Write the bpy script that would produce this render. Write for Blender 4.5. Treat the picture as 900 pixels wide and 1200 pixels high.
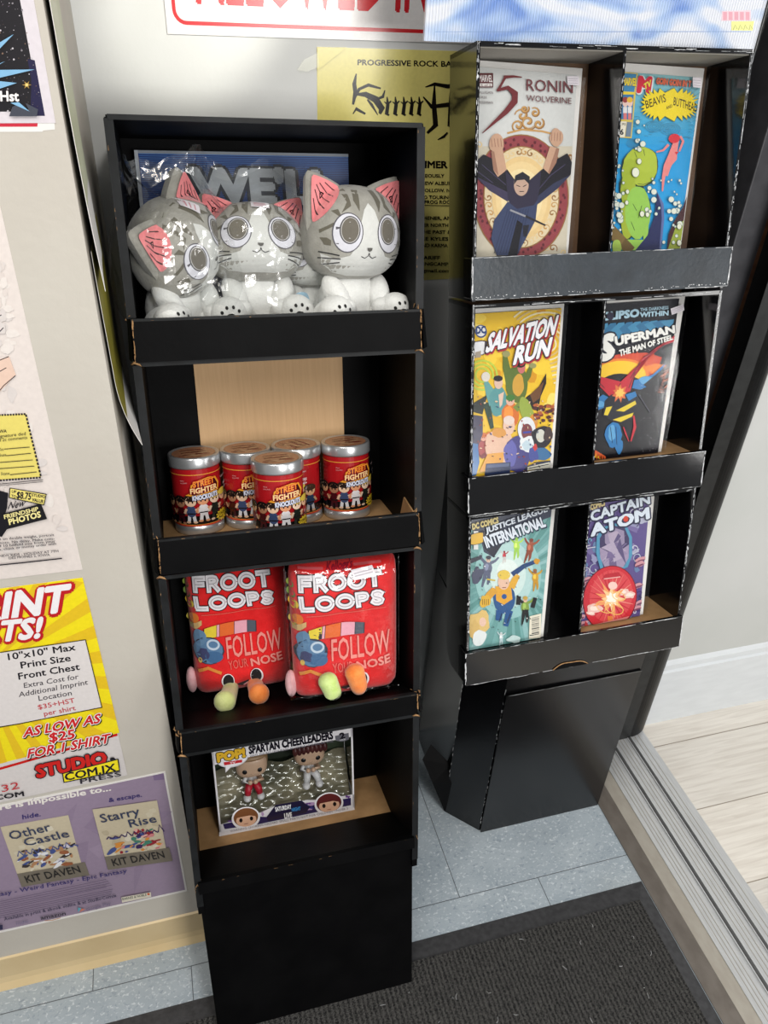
import bpy, bmesh, math, random
import numpy as np
from mathutils import Vector, Matrix, noise
from mathutils.geometry import tessellate_polygon
random.seed(11)
for o in list(bpy.data.objects): bpy.data.objects.remove(o)
SC = bpy.context.scene
COL = SC.collection
PI = math.pi

# ------------------------------------------------------------------ camera
H = 1.70                                   # camera height (m)
F = 901.0                                  # focal length in pixels of the 900x1200 frame
RC = Matrix(((0.962887, -0.2666067, 0.04206528),
             (0.11774551, 0.5551648, 0.82336385),
             (-0.24286749, -0.78785335, 0.56595272)))   # world -> camera
cam_d = bpy.data.cameras.new('camera'); cam = bpy.data.objects.new('camera', cam_d); COL.objects.link(cam)
cam_d.sensor_fit = 'AUTO'; cam_d.sensor_width = 36.0; cam_d.lens = 36.0*F/1200.0
cam_d.clip_start = 0.02
cam.matrix_world = Matrix.Translation((0, 0, H)) @ RC.transposed().to_4x4()
SC.camera = cam

# ------------------------------------------------------------------ world, lights, exposure
SC.view_settings.view_transform = 'Standard'
SC.view_settings.look = 'None'
SC.view_settings.gamma = 1.0
SC.view_settings.use_curve_mapping = False
SC.view_settings.exposure = 0.0
SC.cycles.transparent_max_bounces = 32      # many layers of clear film in a row
w = bpy.data.worlds.new('world'); SC.world = w; w.use_nodes = True
w.node_tree.nodes['Background'].inputs[0].default_value = (0.95, 0.97, 1.0, 1)
w.node_tree.nodes['Background'].inputs[1].default_value = 0.30

def area(name, loc, target, sx, sy, power, color=(1, 1, 1), spread=180):
    d = bpy.data.lights.new(name, 'AREA'); d.shape = 'RECTANGLE'; d.size = sx; d.size_y = sy
    d.energy = power; d.color = color; d.spread = math.radians(spread)
    o = bpy.data.objects.new(name, d); COL.objects.link(o)
    o.location = loc
    o.rotation_euler = (Vector(target)-Vector(loc)).to_track_quat('-Z', 'Y').to_euler()
    return o
# daylight through the shop entrance on the right
area('entrance_daylight', (2.2, -0.50, 1.25), (0.3, 1.1, 1.05), 0.5, 0.8, 11, (1.0, 0.985, 0.96))
# shop front window behind the photographer, to the right
area('shop_window', (1.0, -2.0, 1.72), (0.35, 1.05, 0.95), 0.9, 0.65, 43, (1.0, 0.985, 0.955))
# ceiling tubes of the shop
area('ceiling_tube', (-0.5, -0.2, 2.75), (-0.5, -0.2, 0), 0.3, 1.3, 26, (1.0, 0.96, 0.90))
area('ceiling_tube', (0.5, -0.9, 2.75), (0.5, -0.9, 0), 0.3, 1.3, 34, (1.0, 0.97, 0.93))
# daylight in the corridor beyond the doorway
area('corridor_daylight', (2.2, 0.2, 2.3), (1.7, 1.0, 0.2), 0.9, 0.9, 4, (0.96, 0.98, 1.0))
# added spot, no known lamp there, makes the bright patch on the back wall
sp = bpy.data.lights.new('added_wall_spot', 'SPOT'); sp.energy = 90; sp.spot_size = math.radians(10.5); sp.spot_blend = 0.5; sp.shadow_soft_size = 0.03; sp.color = (1.0, 0.97, 0.86)
so = bpy.data.objects.new('added_wall_spot', sp); COL.objects.link(so); so.location = (0.75, 0.2, 2.45)
so.rotation_euler = (Vector((0.10, 1.32, 1.69))-so.location).to_track_quat('-Z', 'Y').to_euler()

# ------------------------------------------------------------------ helpers: pixels of the frame -> rays
CO = Vector((0, 0, H)); RT = RC.transposed()
def ray(p): return RT @ Vector((p[0]-450, 600-p[1], -F))
def on_plane(p, O, N):
    d = ray(p); t = (Vector(O)-CO).dot(N)/d.dot(N); return CO+d*t
def at_y(p, y): return on_plane(p, (0, y, 0), Vector((0, 1, 0)))
def at_x(p, x): return on_plane(p, (x, 0, 0), Vector((1, 0, 0)))
def at_z(p, z): return on_plane(p, (0, 0, z), Vector((0, 0, 1)))

# ------------------------------------------------------------------ colours and materials
def lin(c):
    out = []
    for v in c[:3]:
        v = v/255.0
        out.append(v/12.92 if v <= 0.04045 else ((v+0.055)/1.055)**2.4)
    return tuple(out)+(1.0,)
def new_mat(name):
    m = bpy.data.materials.new(name); m.use_nodes = True
    nt = m.node_tree; return m, nt, nt.nodes['Principled BSDF']
def nd(nt, t, **k):
    n = nt.nodes.new(t)
    for a, b in k.items():
        if a in n.inputs.keys(): n.inputs[a].default_value = b
        else: setattr(n, a, b)
    return n
def mat(name, c1, c2=None, rough=0.5, scale=30.0, metal=0.0, bump=0.0, bscale=None, spec=0.5, coat=0.0, stretch=None, detail=4.0, sheen=0.0, lo=0.35, hi=0.65):
    """procedural: two colours mixed by noise, optional noise bump"""
    m, nt, b = new_mat(name)
    c2 = c2 or tuple(min(255, v*1.12+2) for v in c1)
    tc = nd(nt, 'ShaderNodeTexCoord'); mp = nd(nt, 'ShaderNodeMapping')
    nt.links.new(tc.outputs['Object'], mp.inputs[0])
    if stretch: mp.inputs['Scale'].default_value = stretch
    n = nd(nt, 'ShaderNodeTexNoise', Scale=scale, Detail=detail)
    nt.links.new(mp.outputs[0], n.inputs['Vector'])
    r = nd(nt, 'ShaderNodeValToRGB'); r.color_ramp.elements[0].position = lo; r.color_ramp.elements[1].position = hi
    r.color_ramp.elements[0].color = lin(c1); r.color_ramp.elements[1].color = lin(c2)
    nt.links.new(n.outputs[0], r.inputs[0]); nt.links.new(r.outputs[0], b.inputs['Base Color'])
    b.inputs['Roughness'].default_value = rough; b.inputs['Metallic'].default_value = metal
    b.inputs['Specular IOR Level'].default_value = spec
    b.inputs['Coat Weight'].default_value = coat; b.inputs['Coat Roughness'].default_value = 0.12
    b.inputs['Sheen Weight'].default_value = sheen
    if bump:
        n2 = nd(nt, 'ShaderNodeTexNoise', Scale=bscale or scale*3, Detail=5.0)
        nt.links.new(mp.outputs[0], n2.inputs['Vector'])
        bp = nd(nt, 'ShaderNodeBump', Strength=bump, Distance=0.002)
        nt.links.new(n2.outputs[0], bp.inputs['Height']); nt.links.new(bp.outputs[0], b.inputs['Normal'])
    return m
def print_mat(name, rough=0.35, spec=0.5, sheen=0.0, bump=0.0):
    """printed ink: flat colours stored on the faces, faint procedural paper grain"""
    m, nt, b = new_mat(name)
    a = nd(nt, 'ShaderNodeAttribute', attribute_name='ink')
    tc = nd(nt, 'ShaderNodeTexCoord'); n = nd(nt, 'ShaderNodeTexNoise', Scale=180.0, Detail=3.0)
    nt.links.new(tc.outputs['Object'], n.inputs['Vector'])
    mx = nd(nt, 'ShaderNodeMix', data_type='RGBA', blend_type='MULTIPLY'); mx.inputs[0].default_value = 0.16
    nt.links.new(a.outputs['Color'], mx.inputs[6]); nt.links.new(n.outputs[0], mx.inputs[7])
    nt.links.new(mx.outputs[2], b.inputs['Base Color'])
    b.inputs['Roughness'].default_value = rough; b.inputs['Specular IOR Level'].default_value = spec
    b.inputs['Sheen Weight'].default_value = sheen
    if bump:
        bp = nd(nt, 'ShaderNodeBump', Strength=bump, Distance=0.001)
        n2 = nd(nt, 'ShaderNodeTexNoise', Scale=900.0); nt.links.new(tc.outputs['Object'], n2.inputs['Vector'])
        nt.links.new(n2.outputs[0], bp.inputs['Height']); nt.links.new(bp.outputs[0], b.inputs['Normal'])
    return m
def clear_mat(name, rough=0.06, tint=(1, 1, 1), base=0.05, gain=0.75, bump=0.0, bscale=60.0):
    """thin clear plastic film: mostly transparent, glossy at grazing angles"""
    m, nt, b = new_mat(name); nt.nodes.remove(b)
    out = nt.nodes['Material Output']
    tr = nd(nt, 'ShaderNodeBsdfTransparent'); tr.inputs[0].default_value = tint+(1,)
    gl = nd(nt, 'ShaderNodeBsdfGlossy'); gl.inputs['Roughness'].default_value = rough
    lw = nd(nt, 'ShaderNodeLayerWeight'); lw.inputs['Blend'].default_value = 0.5
    pw = nd(nt, 'ShaderNodeMath', operation='POWER'); pw.inputs[1].default_value = 4.0; nt.links.new(lw.outputs['Facing'], pw.inputs[0])
    mm = nd(nt, 'ShaderNodeMath', operation='MULTIPLY_ADD'); mm.inputs[1].default_value = gain; mm.inputs[2].default_value = base
    mx = nd(nt, 'ShaderNodeMixShader')
    nt.links.new(pw.outputs[0], mm.inputs[0]); nt.links.new(mm.outputs[0], mx.inputs[0])
    nt.links.new(tr.outputs[0], mx.inputs[1]); nt.links.new(gl.outputs[0], mx.inputs[2]); nt.links.new(mx.outputs[0], out.inputs[0])
    if bump:
        tc = nd(nt, 'ShaderNodeTexCoord'); n = nd(nt, 'ShaderNodeTexNoise', Scale=bscale, Detail=2.0)
        nt.links.new(tc.outputs['Object'], n.inputs['Vector'])
        bp = nd(nt, 'ShaderNodeBump', Strength=bump, Distance=0.004)
        nt.links.new(n.outputs[0], bp.inputs['Height'])
        nt.links.new(bp.outputs[0], gl.inputs['Normal']); nt.links.new(bp.outputs[0], lw.inputs['Normal'])
    return m

M = {}
M['black_card'] = mat('black cardboard', (5, 5, 6), (9, 9, 10), 0.55, 14, bump=0.12, bscale=120, spec=0.07)
M['black_edge'] = mat('black cardboard fold', (18, 19, 20), (28, 30, 32), 0.5, 30, bump=0.1, spec=0.2)
M['black_gloss'] = mat('glossy black cardboard', (5, 5, 6), (10, 10, 12), 0.11, 14, bump=0.05, bscale=45, spec=0.6)
M['black_satin'] = mat('satin black cardboard', (5, 5, 6), (10, 10, 12), 0.24, 14, bump=0.06, bscale=45, spec=0.5)
M['sheen_card'] = mat('black cardboard with painted blue sheen', (34, 40, 46), (44, 51, 58), 0.36, 25, bump=0.2, bscale=140, spec=0.35)  # top lip's bluish reflection put into the base colour of black card
M['kraft'] = mat('brown kraft cardboard', (150, 115, 74), (172, 134, 90), 0.8, 25, bump=0.1)
M['kraft_rib'] = mat('ribbed kraft cardboard', (198, 162, 120), (204, 168, 126), 0.8, 30, stretch=(9, 1, 0.3), bump=0.15, bscale=20)
M['wear_white'] = mat('scuffed white paper edge', (170, 172, 175), (225, 226, 228), 0.7, 200)
M['wear_kraft'] = mat('torn kraft edge', (128, 94, 58), (176, 136, 92), 0.85, 200)
M['wall'] = mat('painted drywall', (184, 178, 168), (190, 185, 175), 0.62, 6, bump=0.25, bscale=90, spec=0.3)
M['wall_back'] = mat('painted drywall grey', (200, 201, 198), (206, 207, 205), 0.45, 5, bump=0.12, bscale=90, spec=0.4)
M['wall_white'] = mat('white painted wall', (188, 190, 187), (194, 195, 193), 0.55, 4, bump=0.08, bscale=60, spec=0.3)
M['base_white'] = mat('white painted baseboard', (206, 210, 213), (212, 216, 219), 0.4, 14, stretch=(1, 1, 4), spec=0.4)
M['cove'] = mat('tan vinyl cove base', (196, 172, 128), (206, 184, 142), 0.4, 8, spec=0.4)
M['metal'] = mat('brushed aluminium', (196, 197, 198), (210, 211, 212), 0.36, 60, metal=0.5, stretch=(6, 0.4, 1), bump=0.05)
M['bronze'] = mat('worn bronze aluminium', (108, 101, 94), (120, 113, 106), 0.45, 24, metal=0.3, stretch=(2, 1, 1))
M['brass_dull'] = mat('dull beige aluminium', (164, 157, 146), (172, 166, 155), 0.45, 30, metal=0.3, stretch=(2, 1, 1))
M['groove'] = mat('dark track groove', (18, 17, 16), (32, 30, 27), 0.6, 60)
M['black_paint'] = mat('black painted aluminium', (8, 8, 8), (15, 15, 15), 0.32, 90, bump=0.06, spec=0.12)
M['grey_paint'] = mat('dark grey painted steel', (62, 62, 66), (74, 74, 78), 0.5, 30, bump=0.1)
M['rust'] = mat('brown worn wood edge', (74, 44, 26), (98, 62, 38), 0.7, 60)
M['rubber'] = mat('black rubber border', (46, 46, 48), (60, 60, 62), 0.6, 80, bump=0.2)
M['white_paper'] = mat('white paper', (214, 212, 208), (224, 222, 219), 0.6, 10, spec=0.3)
M['sticker'] = mat('white price sticker', (214, 208, 214), (226, 220, 226), 0.5, 40)
M['film'] = clear_mat('clear plastic bag film', 0.13, (0.985, 0.99, 0.99), 0.07, 0.5, bump=0.75, bscale=42)
M['sleeve'] = clear_mat('clear comic sleeve', 0.12, (0.985, 0.985, 0.985), 0.03, 0.35, bump=0.2, bscale=16)
M['pane'] = clear_mat('clear plastic window', 0.05, (0.93, 0.94, 0.94), 0.05, 0.8, bump=0.15, bscale=25)
M['tape'] = clear_mat('clear tape', 0.3, (0.95, 0.95, 0.92), 0.04, 0.5)
M['tin'] = mat('tin plate', (186, 188, 190), (206, 208, 210), 0.28, 30, metal=0.75)
M['post_lit'] = mat('black post with painted lit front', (30, 31, 31), (38, 39, 39), 0.45, 60, spec=0.25)  # lit look of the black post's front put into a greyer colour
M['ink'] = print_mat('printed ink', 0.42, 0.4)
M['ink_gloss'] = print_mat('glossy printed ink', 0.22, 0.5)
M['ink_cloth'] = print_mat('printed plush', 0.9, 0.15, sheen=0.25, bump=0.35)
def fur(name, c1, c2): return mat(name, c1, c2, 0.92, 70, bump=0.55, bscale=420, spec=0.12, sheen=0.35)
M['fur_grey'] = fur('grey plush', (147, 145, 137), (161, 159, 151))
M['fur_white'] = fur('white plush', (214, 215, 212), (224, 225, 222))
M['fur_pink'] = fur('pink plush', (216, 122, 126), (226, 138, 140))
M['fur_red'] = fur('red plush', (214, 28, 30), (226, 36, 38))
M['fur_green'] = fur('pale green plush', (196, 206, 128), (214, 220, 150))
M['fur_lightgreen'] = fur('light green plush', (186, 212, 120), (204, 224, 146))
M['fur_orange'] = fur('orange plush', (232, 126, 56), (242, 146, 76))
M['fur_rose'] = fur('pale pink plush', (222, 164, 168), (234, 186, 190))

# ------------------------------------------------------------------ object helpers
def world_loc(o):
    v = Vector((0, 0, 0))
    while o: v += Vector(o.location); o = o.parent
    return v
def link(o, parent=None):
    COL.objects.link(o)
    if parent: o.parent = parent
    return o
def thing(name, label, cat, loc=(0, 0, 0), group=None):
    o = bpy.data.objects.new(name, None); o.empty_display_size = 0.05; COL.objects.link(o)
    o.location = loc; tag(o, label, cat, group); return o
def tag(o, label, cat, group=None):
    o['label'] = label; o['category'] = cat
    if group: o['group'] = group
    return o
def struct(o): o['kind'] = 'structure'; return o
class MB:
    """collects geometry for ONE mesh object"""
    def __init__(s): s.v = []; s.f = []; s.m = []; s.c = []; s.mats = []; s.sm = []
    def mi(s, m):
        if m not in s.mats: s.mats.append(m)
        return s.mats.index(m)
    def add(s, vs, fs, m, col=None, smooth=False):
        k = len(s.v); i = s.mi(m); s.v += [tuple(v) for v in vs]
        for f in fs: s.f.append([k+j for j in f]); s.m.append(i); s.c.append(col); s.sm.append(smooth)
    def hexa(s, p, m, edge=None):
        """8 points: bottom 4 (ccw), top 4"""
        s.add(p, [(3, 2, 1, 0), (4, 5, 6, 7), (0, 1, 5, 4), (1, 2, 6, 5), (2, 3, 7, 6), (3, 0, 4, 7)], m)
    def box(s, lo, hi, m, fr=None):
        (x0, y0, z0), (x1, y1, z1) = lo, hi
        p = [(x0, y0, z0), (x1, y0, z0), (x1, y1, z0), (x0, y1, z0), (x0, y0, z1), (x1, y0, z1), (x1, y1, z1), (x0, y1, z1)]
        if fr: p = [fr(*q) for q in p]
        s.hexa(p, m)
    def prism(s, poly, d, m, fr=None):
        """poly: list of 3D points, d: extrusion vector"""
        a = [Vector(p) for p in poly]; d = Vector(d); b = [p+d for p in a]; n = len(a)
        fs = [tuple(range(n-1, -1, -1)), tuple(range(n, 2*n))]+[(i, (i+1) % n, n+(i+1) % n, n+i) for i in range(n)]
        v = a+b
        if fr: v = [fr(*q) for q in v]
        s.add(v, fs, m)
    def lathe(s, prof, m, n=48, c=(0, 0, 0), smooth=True):
        vs = []; fs = []
        for r, z in prof:
            for i in range(n):
                a = 2*PI*i/n; vs.append((c[0]+r*math.cos(a), c[1]+r*math.sin(a), c[2]+z))
        for j in range(len(prof)-1):
            for i in range(n):
                fs.append((j*n+i, j*n+(i+1) % n, (j+1)*n+(i+1) % n, (j+1)*n+i))
        s.add(vs, fs, m, smooth=smooth)
    def ellipsoid(s, c, r, m, nu=32, nv=20, p=2.0, rot=None, fn=None):
        vs = []; fs = []
        def sp(v, e): return math.copysign(abs(v)**e, v)
        e = 2.0/p
        for j in range(nv+1):
            t = -PI/2+PI*j/nv
            for i in range(nu):
                a = 2*PI*i/nu
                q = Vector((r[0]*sp(math.cos(t), e)*sp(math.cos(a), e), r[1]*sp(math.cos(t), e)*sp(math.sin(a), e), r[2]*sp(math.sin(t), e)))
                if fn: q = fn(q)
                if rot: q = rot @ q
                vs.append(q+Vector(c))
        for j in range(nv):
            for i in range(nu): fs.append((j*nu+i, j*nu+(i+1) % nu, (j+1)*nu+(i+1) % nu, (j+1)*nu+i))
        s.add(vs, fs, m, smooth=True)
    def tube(s, pts, r, m, n=8):
        pts = [Vector(p) for p in pts]; vs = []; fs = []
        rr = r if isinstance(r, (list, tuple)) else [r]*len(pts)
        for k, p in enumerate(pts):
            t = (pts[min(k+1, len(pts)-1)]-pts[max(k-1, 0)]).normalized()
            a = t.orthogonal().normalized(); b = t.cross(a)
            for i in range(n):
                q = 2*PI*i/n; vs.append(p+(a*math.cos(q)+b*math.sin(q))*rr[k])
        for k in range(len(pts)-1):
            for i in range(n): fs.append((k*n+i, k*n+(i+1) % n, (k+1)*n+(i+1) % n, (k+1)*n+i))
        fs.append(tuple(range(n-1, -1, -1))); fs.append(tuple((len(pts)-1)*n+i for i in range(n)))
        s.add(vs, fs, m, smooth=True)
    def build(s, name, parent=None, local=False, origin=None, bevel=0.0, wn=False):
        off = Vector((0, 0, 0))
        if not local:
            if parent: off = world_loc(parent)
            elif origin == 'base' or origin is None:
                a = np.array(s.v); off = Vector(((a[:, 0].min()+a[:, 0].max())/2, (a[:, 1].min()+a[:, 1].max())/2, a[:, 2].min()))
            else: off = Vector(origin)
        me = bpy.data.meshes.new(name)
        me.from_pydata([tuple(Vector(v)-off) for v in s.v], [], s.f)
        for m in s.mats: me.materials.append(m)
        me.polygons.foreach_set('material_index', s.m)
        me.polygons.foreach_set('use_smooth', s.sm)
        if any(c is not None for c in s.c):
            at = me.color_attributes.new('ink', 'FLOAT_COLOR', 'CORNER'); arr = []
            for f, c in zip(s.f, s.c): arr += list(c or (0.5, 0.5, 0.5, 1))*len(f)
            at.data.foreach_set('color', arr)
        me.update()
        o = bpy.data.objects.new(name, me); link(o, parent)
        if not parent and not local: o.location = off
        if bevel:
            b = o.modifiers.new('bevel', 'BEVEL'); b.width = bevel; b.segments = 2; b.limit_method = 'ANGLE'
        return o

M['lining'] = mat('grey paper lining', (150, 146, 138), (164, 160, 152), 0.7, 12)
M['kraft_dark'] = mat('dark brown cardboard', (92, 66, 44), (108, 80, 56), 0.8, 20)
# ------------------------------------------------------------------ lettering and flat artwork
_G = {}
def glyphs(t, off):
    k = (t, round(off, 4))
    if k in _G: return _G[k]
    cu = bpy.data.curves.new('t', 'FONT'); cu.body = t; cu.size = 1; cu.offset = off; cu.resolution_u = 2 if len(t) < 30 else 1
    ob = bpy.data.objects.new('t', cu); me = ob.to_mesh(); me.calc_loop_triangles()
    v = [(p.co.x, p.co.y) for p in me.vertices]; tr = [tuple(x.vertices) for x in me.loop_triangles]
    ob.to_mesh_clear(); bpy.data.objects.remove(ob); bpy.data.curves.remove(cu)
    _G[k] = (v, tr); return _G[k]
def clip_axis(poly, ax, v, keep_less):
    out = []
    n = len(poly)
    for i in range(n):
        a, b = poly[i], poly[(i+1) % n]
        da, db = (v-a[ax], v-b[ax]) if keep_less else (a[ax]-v, b[ax]-v)
        if da >= 0: out.append(a)
        if (da >= 0) != (db >= 0):
            t = da/(da-db); out.append((a[0]+(b[0]-a[0])*t, a[1]+(b[1]-a[1])*t))
    return out
class Art:
    """draws flat coloured shapes onto a surface pmap(a,b,h); to2 turns drawing coordinates into (a,b)"""
    def __init__(s, mb, mat, pmap, to2=None, grid=None, eps=2.2e-5, h0=1.5e-4):
        s.mb = mb; s.mat = mat; s.pm = pmap; s.to2 = to2 or (lambda p: p); s.grid = grid; s.eps = eps; s.h = h0
        s.fixed = None
    def nxt(s): s.h += s.eps; return s.h
    def _ab(s, poly, col, h):
        c = lin(col)
        if not s.grid:
            s.mb.add([s.pm(a, b, h) for a, b in poly], [tuple(range(len(poly)))], s.mat, c); return
        tris = tessellate_polygon([[Vector((a, b, 0)) for a, b in poly]])
        for t in tris: s._clip([poly[i] for i in t], c, h)
    def _clip(s, tri, c, h):
        pieces = [tri]
        for ax in (0, 1):
            g = s.grid[ax]
            if not g: continue
            nxt = []
            for q in pieces:
                lo = math.floor(min(p[ax] for p in q)/g); hi = math.floor(max(p[ax] for p in q)/g)
                for k in range(lo, hi+1):
                    r = q
                    if k > lo: r = clip_axis(r, ax, k*g, False)
                    if k < hi and len(r) > 2: r = clip_axis(r, ax, (k+1)*g, True)
                    if len(r) > 2: nxt.append(r)
            pieces = nxt
        for q in pieces: s.mb.add([s.pm(a, b, h) for a, b in q], [tuple(range(len(q)))], s.mat, c, smooth=True)
    def poly(s, pts, col): s._ab([s.to2(p) for p in pts], col, s.nxt())
    def rect(s, x0, y0, x1, y1, col): s.poly([(x0, y0), (x1, y0), (x1, y1), (x0, y1)], col)
    def ell(s, cx, cy, rx, ry, col, rot=0, n=28, a0=0, a1=360):
        c, q = math.cos(math.radians(rot)), math.sin(math.radians(rot)); pts = []
        full = abs(a1-a0) >= 360
        for i in range(n if full else n+1):
            t = math.radians(a0+(a1-a0)*i/n); x, y = rx*math.cos(t), ry*math.sin(t); pts.append((cx+x*c-y*q, cy+x*q+y*c))
        s.poly(pts, col)
    def ring(s, cx, cy, rx, ry, wd, col, rot=0, n=40): s.line([(cx+rx*math.cos(2*PI*i/n)*math.cos(math.radians(rot))-ry*math.sin(2*PI*i/n)*math.sin(math.radians(rot)), cy+rx*math.cos(2*PI*i/n)*math.sin(math.radians(rot))+ry*math.sin(2*PI*i/n)*math.cos(math.radians(rot))) for i in range(n+1)], wd, col)
    def line(s, pts, wd, col):
        h = s.nxt(); n = len(pts)
        ws = wd if isinstance(wd, (list, tuple)) else [wd]*n
        L = []; R = []
        for i, p in enumerate(pts):
            a = pts[max(i-1, 0)]; b = pts[min(i+1, n-1)]
            dx, dy = b[0]-a[0], b[1]-a[1]; d = math.hypot(dx, dy) or 1
            nx, ny = -dy/d*ws[i]/2, dx/d*ws[i]/2
            L.append((p[0]+nx, p[1]+ny)); R.append((p[0]-nx, p[1]-ny))
        for i in range(n-1): s._ab([s.to2(q) for q in (L[i], L[i+1], R[i+1], R[i])], col, h)
    def star(s, cx, cy, rx, ry, n, col, inner=0.7, jit=0.0, rot=0):
        pts = []
        for i in range(2*n):
            k = (1 if i % 2 == 0 else inner)*(1+random.uniform(-jit, jit)); t = rot+PI*i/n
            pts.append((cx+rx*k*math.cos(t), cy+ry*k*math.sin(t)))
        s.poly(pts, col)
    def blob(s, cx, cy, rx, ry, col, jit=0.2, n=18, rot=0):
        ph = random.random()*50; pts = []
        c, q = math.cos(math.radians(rot)), math.sin(math.radians(rot))
        for i in range(n):
            t = 2*PI*i/n; k = 1+jit*noise.noise(Vector((math.cos(t)*1.3+ph, math.sin(t)*1.3, ph)))*2
            x, y = rx*k*math.cos(t), ry*k*math.sin(t); pts.append((cx+x*c-y*q, cy+x*q+y*c))
        s.poly(pts, col)
    def text(s, t, bl, br, tl, col, off=0.0, back=(), shear=0.0, tr=None):
        """bl/br: ends of the baseline, tl: top of capitals above bl; back: [(offset, colour, dx, dy)] layers drawn underneath"""
        v0, t0 = glyphs(t, 0.0)
        if not v0: return
        x0 = min(p[0] for p in v0); x1 = max(p[0] for p in v0); ch = 0.729
        v, tris = v0, t0
        for (o, c, dx, dy) in list(back)+[(off, col, 0, 0)]:
            h = s.nxt(); cc = lin(c)
            n = 0 if o < 0.004 else (4 if o < 0.03 else 8 if o < 0.08 else 12)
            sh = [(0, 0)]+[(o*math.cos(2*PI*i/n+0.39), o*math.sin(2*PI*i/n+0.39)) for i in range(n)]
            for (ox, oy) in sh:                                    # bold = copies nudged around
                q = []; h += 7e-6; s.h = h
                for (x, y) in v:
                    u = (x+ox-x0)/(x1-x0); k = (y+oy)/ch
                    if tr: sc, li = tr(u); k = k*sc+li
                    uu = u+shear*k
                    q.append(s.to2((bl[0]+(br[0]-bl[0])*uu+(tl[0]-bl[0])*k+dx, bl[1]+(br[1]-bl[1])*uu+(tl[1]-bl[1])*k+dy)))
                if s.grid:
                    for t3 in tris: s._clip([q[i] for i in t3], cc, h)
                else: s.mb.add([s.pm(a, b, h) for a, b in q], tris, s.mat, cc)
def zoomer(ox, oy, k): return lambda p: (ox+p[0]/k, oy+p[1]/k)
# ================================================================== SETTING
# ---- tile floor of the shop
def tile_mat():
    m, nt, b = new_mat('speckled blue grey vinyl tile')
    tc = nd(nt, 'ShaderNodeTexCoord'); mp = nd(nt, 'ShaderNodeMapping'); nt.links.new(tc.outputs['Object'], mp.inputs[0])
    mp.inputs['Scale'].default_value = (1.0, 1.5, 1.0); mp.inputs['Rotation'].default_value = (0, 0, 0.5)
    def ramp(src, els):
        r = nd(nt, 'ShaderNodeValToRGB'); nt.links.new(src, r.inputs[0])
        while len(r.color_ramp.elements) < len(els): r.color_ramp.elements.new(0.5)
        for e, (p, c) in zip(r.color_ramp.elements, els): e.position = p; e.color = lin(c)
        return r.outputs[0]
    n0 = nd(nt, 'ShaderNodeTexNoise', Scale=9.0, Detail=3.0); nt.links.new(mp.outputs[0], n0.inputs['Vector'])
    base = ramp(n0.outputs[0], [(0.35, (150, 161, 169)), (0.65, (164, 174, 181))])
    n1 = nd(nt, 'ShaderNodeTexNoise', Scale=120.0, Detail=3.0, Distortion=0.8); nt.links.new(mp.outputs[0], n1.inputs['Vector'])
    def fleck(src, lo, hi, col, prev, fac):
        r = nd(nt, 'ShaderNodeMapRange'); r.inputs[1].default_value = lo; r.inputs[2].default_value = hi
        r.inputs[3].default_value = 0; r.inputs[4].default_value = fac
        nt.links.new(src, r.inputs[0])
        x = nd(nt, 'ShaderNodeMix', data_type='RGBA'); nt.links.new(r.outputs[0], x.inputs[0]); nt.links.new(prev, x.inputs[6]); x.inputs[7].default_value = lin(col)
        return x.outputs[2]
    c = fleck(n1.outputs[0], 0.57, 0.68, (206, 213, 217), base, 0.75)
    n2 = nd(nt, 'ShaderNodeTexNoise', Scale=90.0, Detail=3.0, Distortion=0.8); nt.links.new(mp.outputs[0], n2.inputs['Vector'])
    c = fleck(n2.outputs[0], 0.58, 0.70, (118, 130, 142), c, 0.6)
    n3 = nd(nt, 'ShaderNodeTexNoise', Scale=2.2, Detail=5.0); nt.links.new(tc.outputs['Object'], n3.inputs['Vector'])
    c = fleck(n3.outputs[0], 0.52, 0.75, (132, 132, 124), c, 0.4)
    br = nd(nt, 'ShaderNodeTexBrick', offset=0.246, offset_frequency=2); br.inputs['Scale'].default_value = 1.0
    br.inputs['Mortar Size'].default_value = 0.0009; br.inputs['Mortar Smooth'].default_value = 0.0
    br.inputs['Brick Width'].default_value = 0.789; br.inputs['Row Height'].default_value = 0.47
    m2 = nd(nt, 'ShaderNodeMapping'); nt.links.new(tc.outputs['Object'], m2.inputs[0]); m2.inputs['Location'].default_value = (0.109, 0.097, 0)
    nt.links.new(m2.outputs[0], br.inputs['Vector'])
    x = nd(nt, 'ShaderNodeMix', data_type='RGBA'); nt.links.new(br.outputs['Fac'], x.inputs[0]); nt.links.new(c, x.inputs[6]); x.inputs[7].default_value = lin((84, 88, 92))
    nt.links.new(x.outputs[2], b.inputs['Base Color']); b.inputs['Roughness'].default_value = 0.32; b.inputs['Specular IOR Level'].default_value = 0.45
    return m
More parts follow.
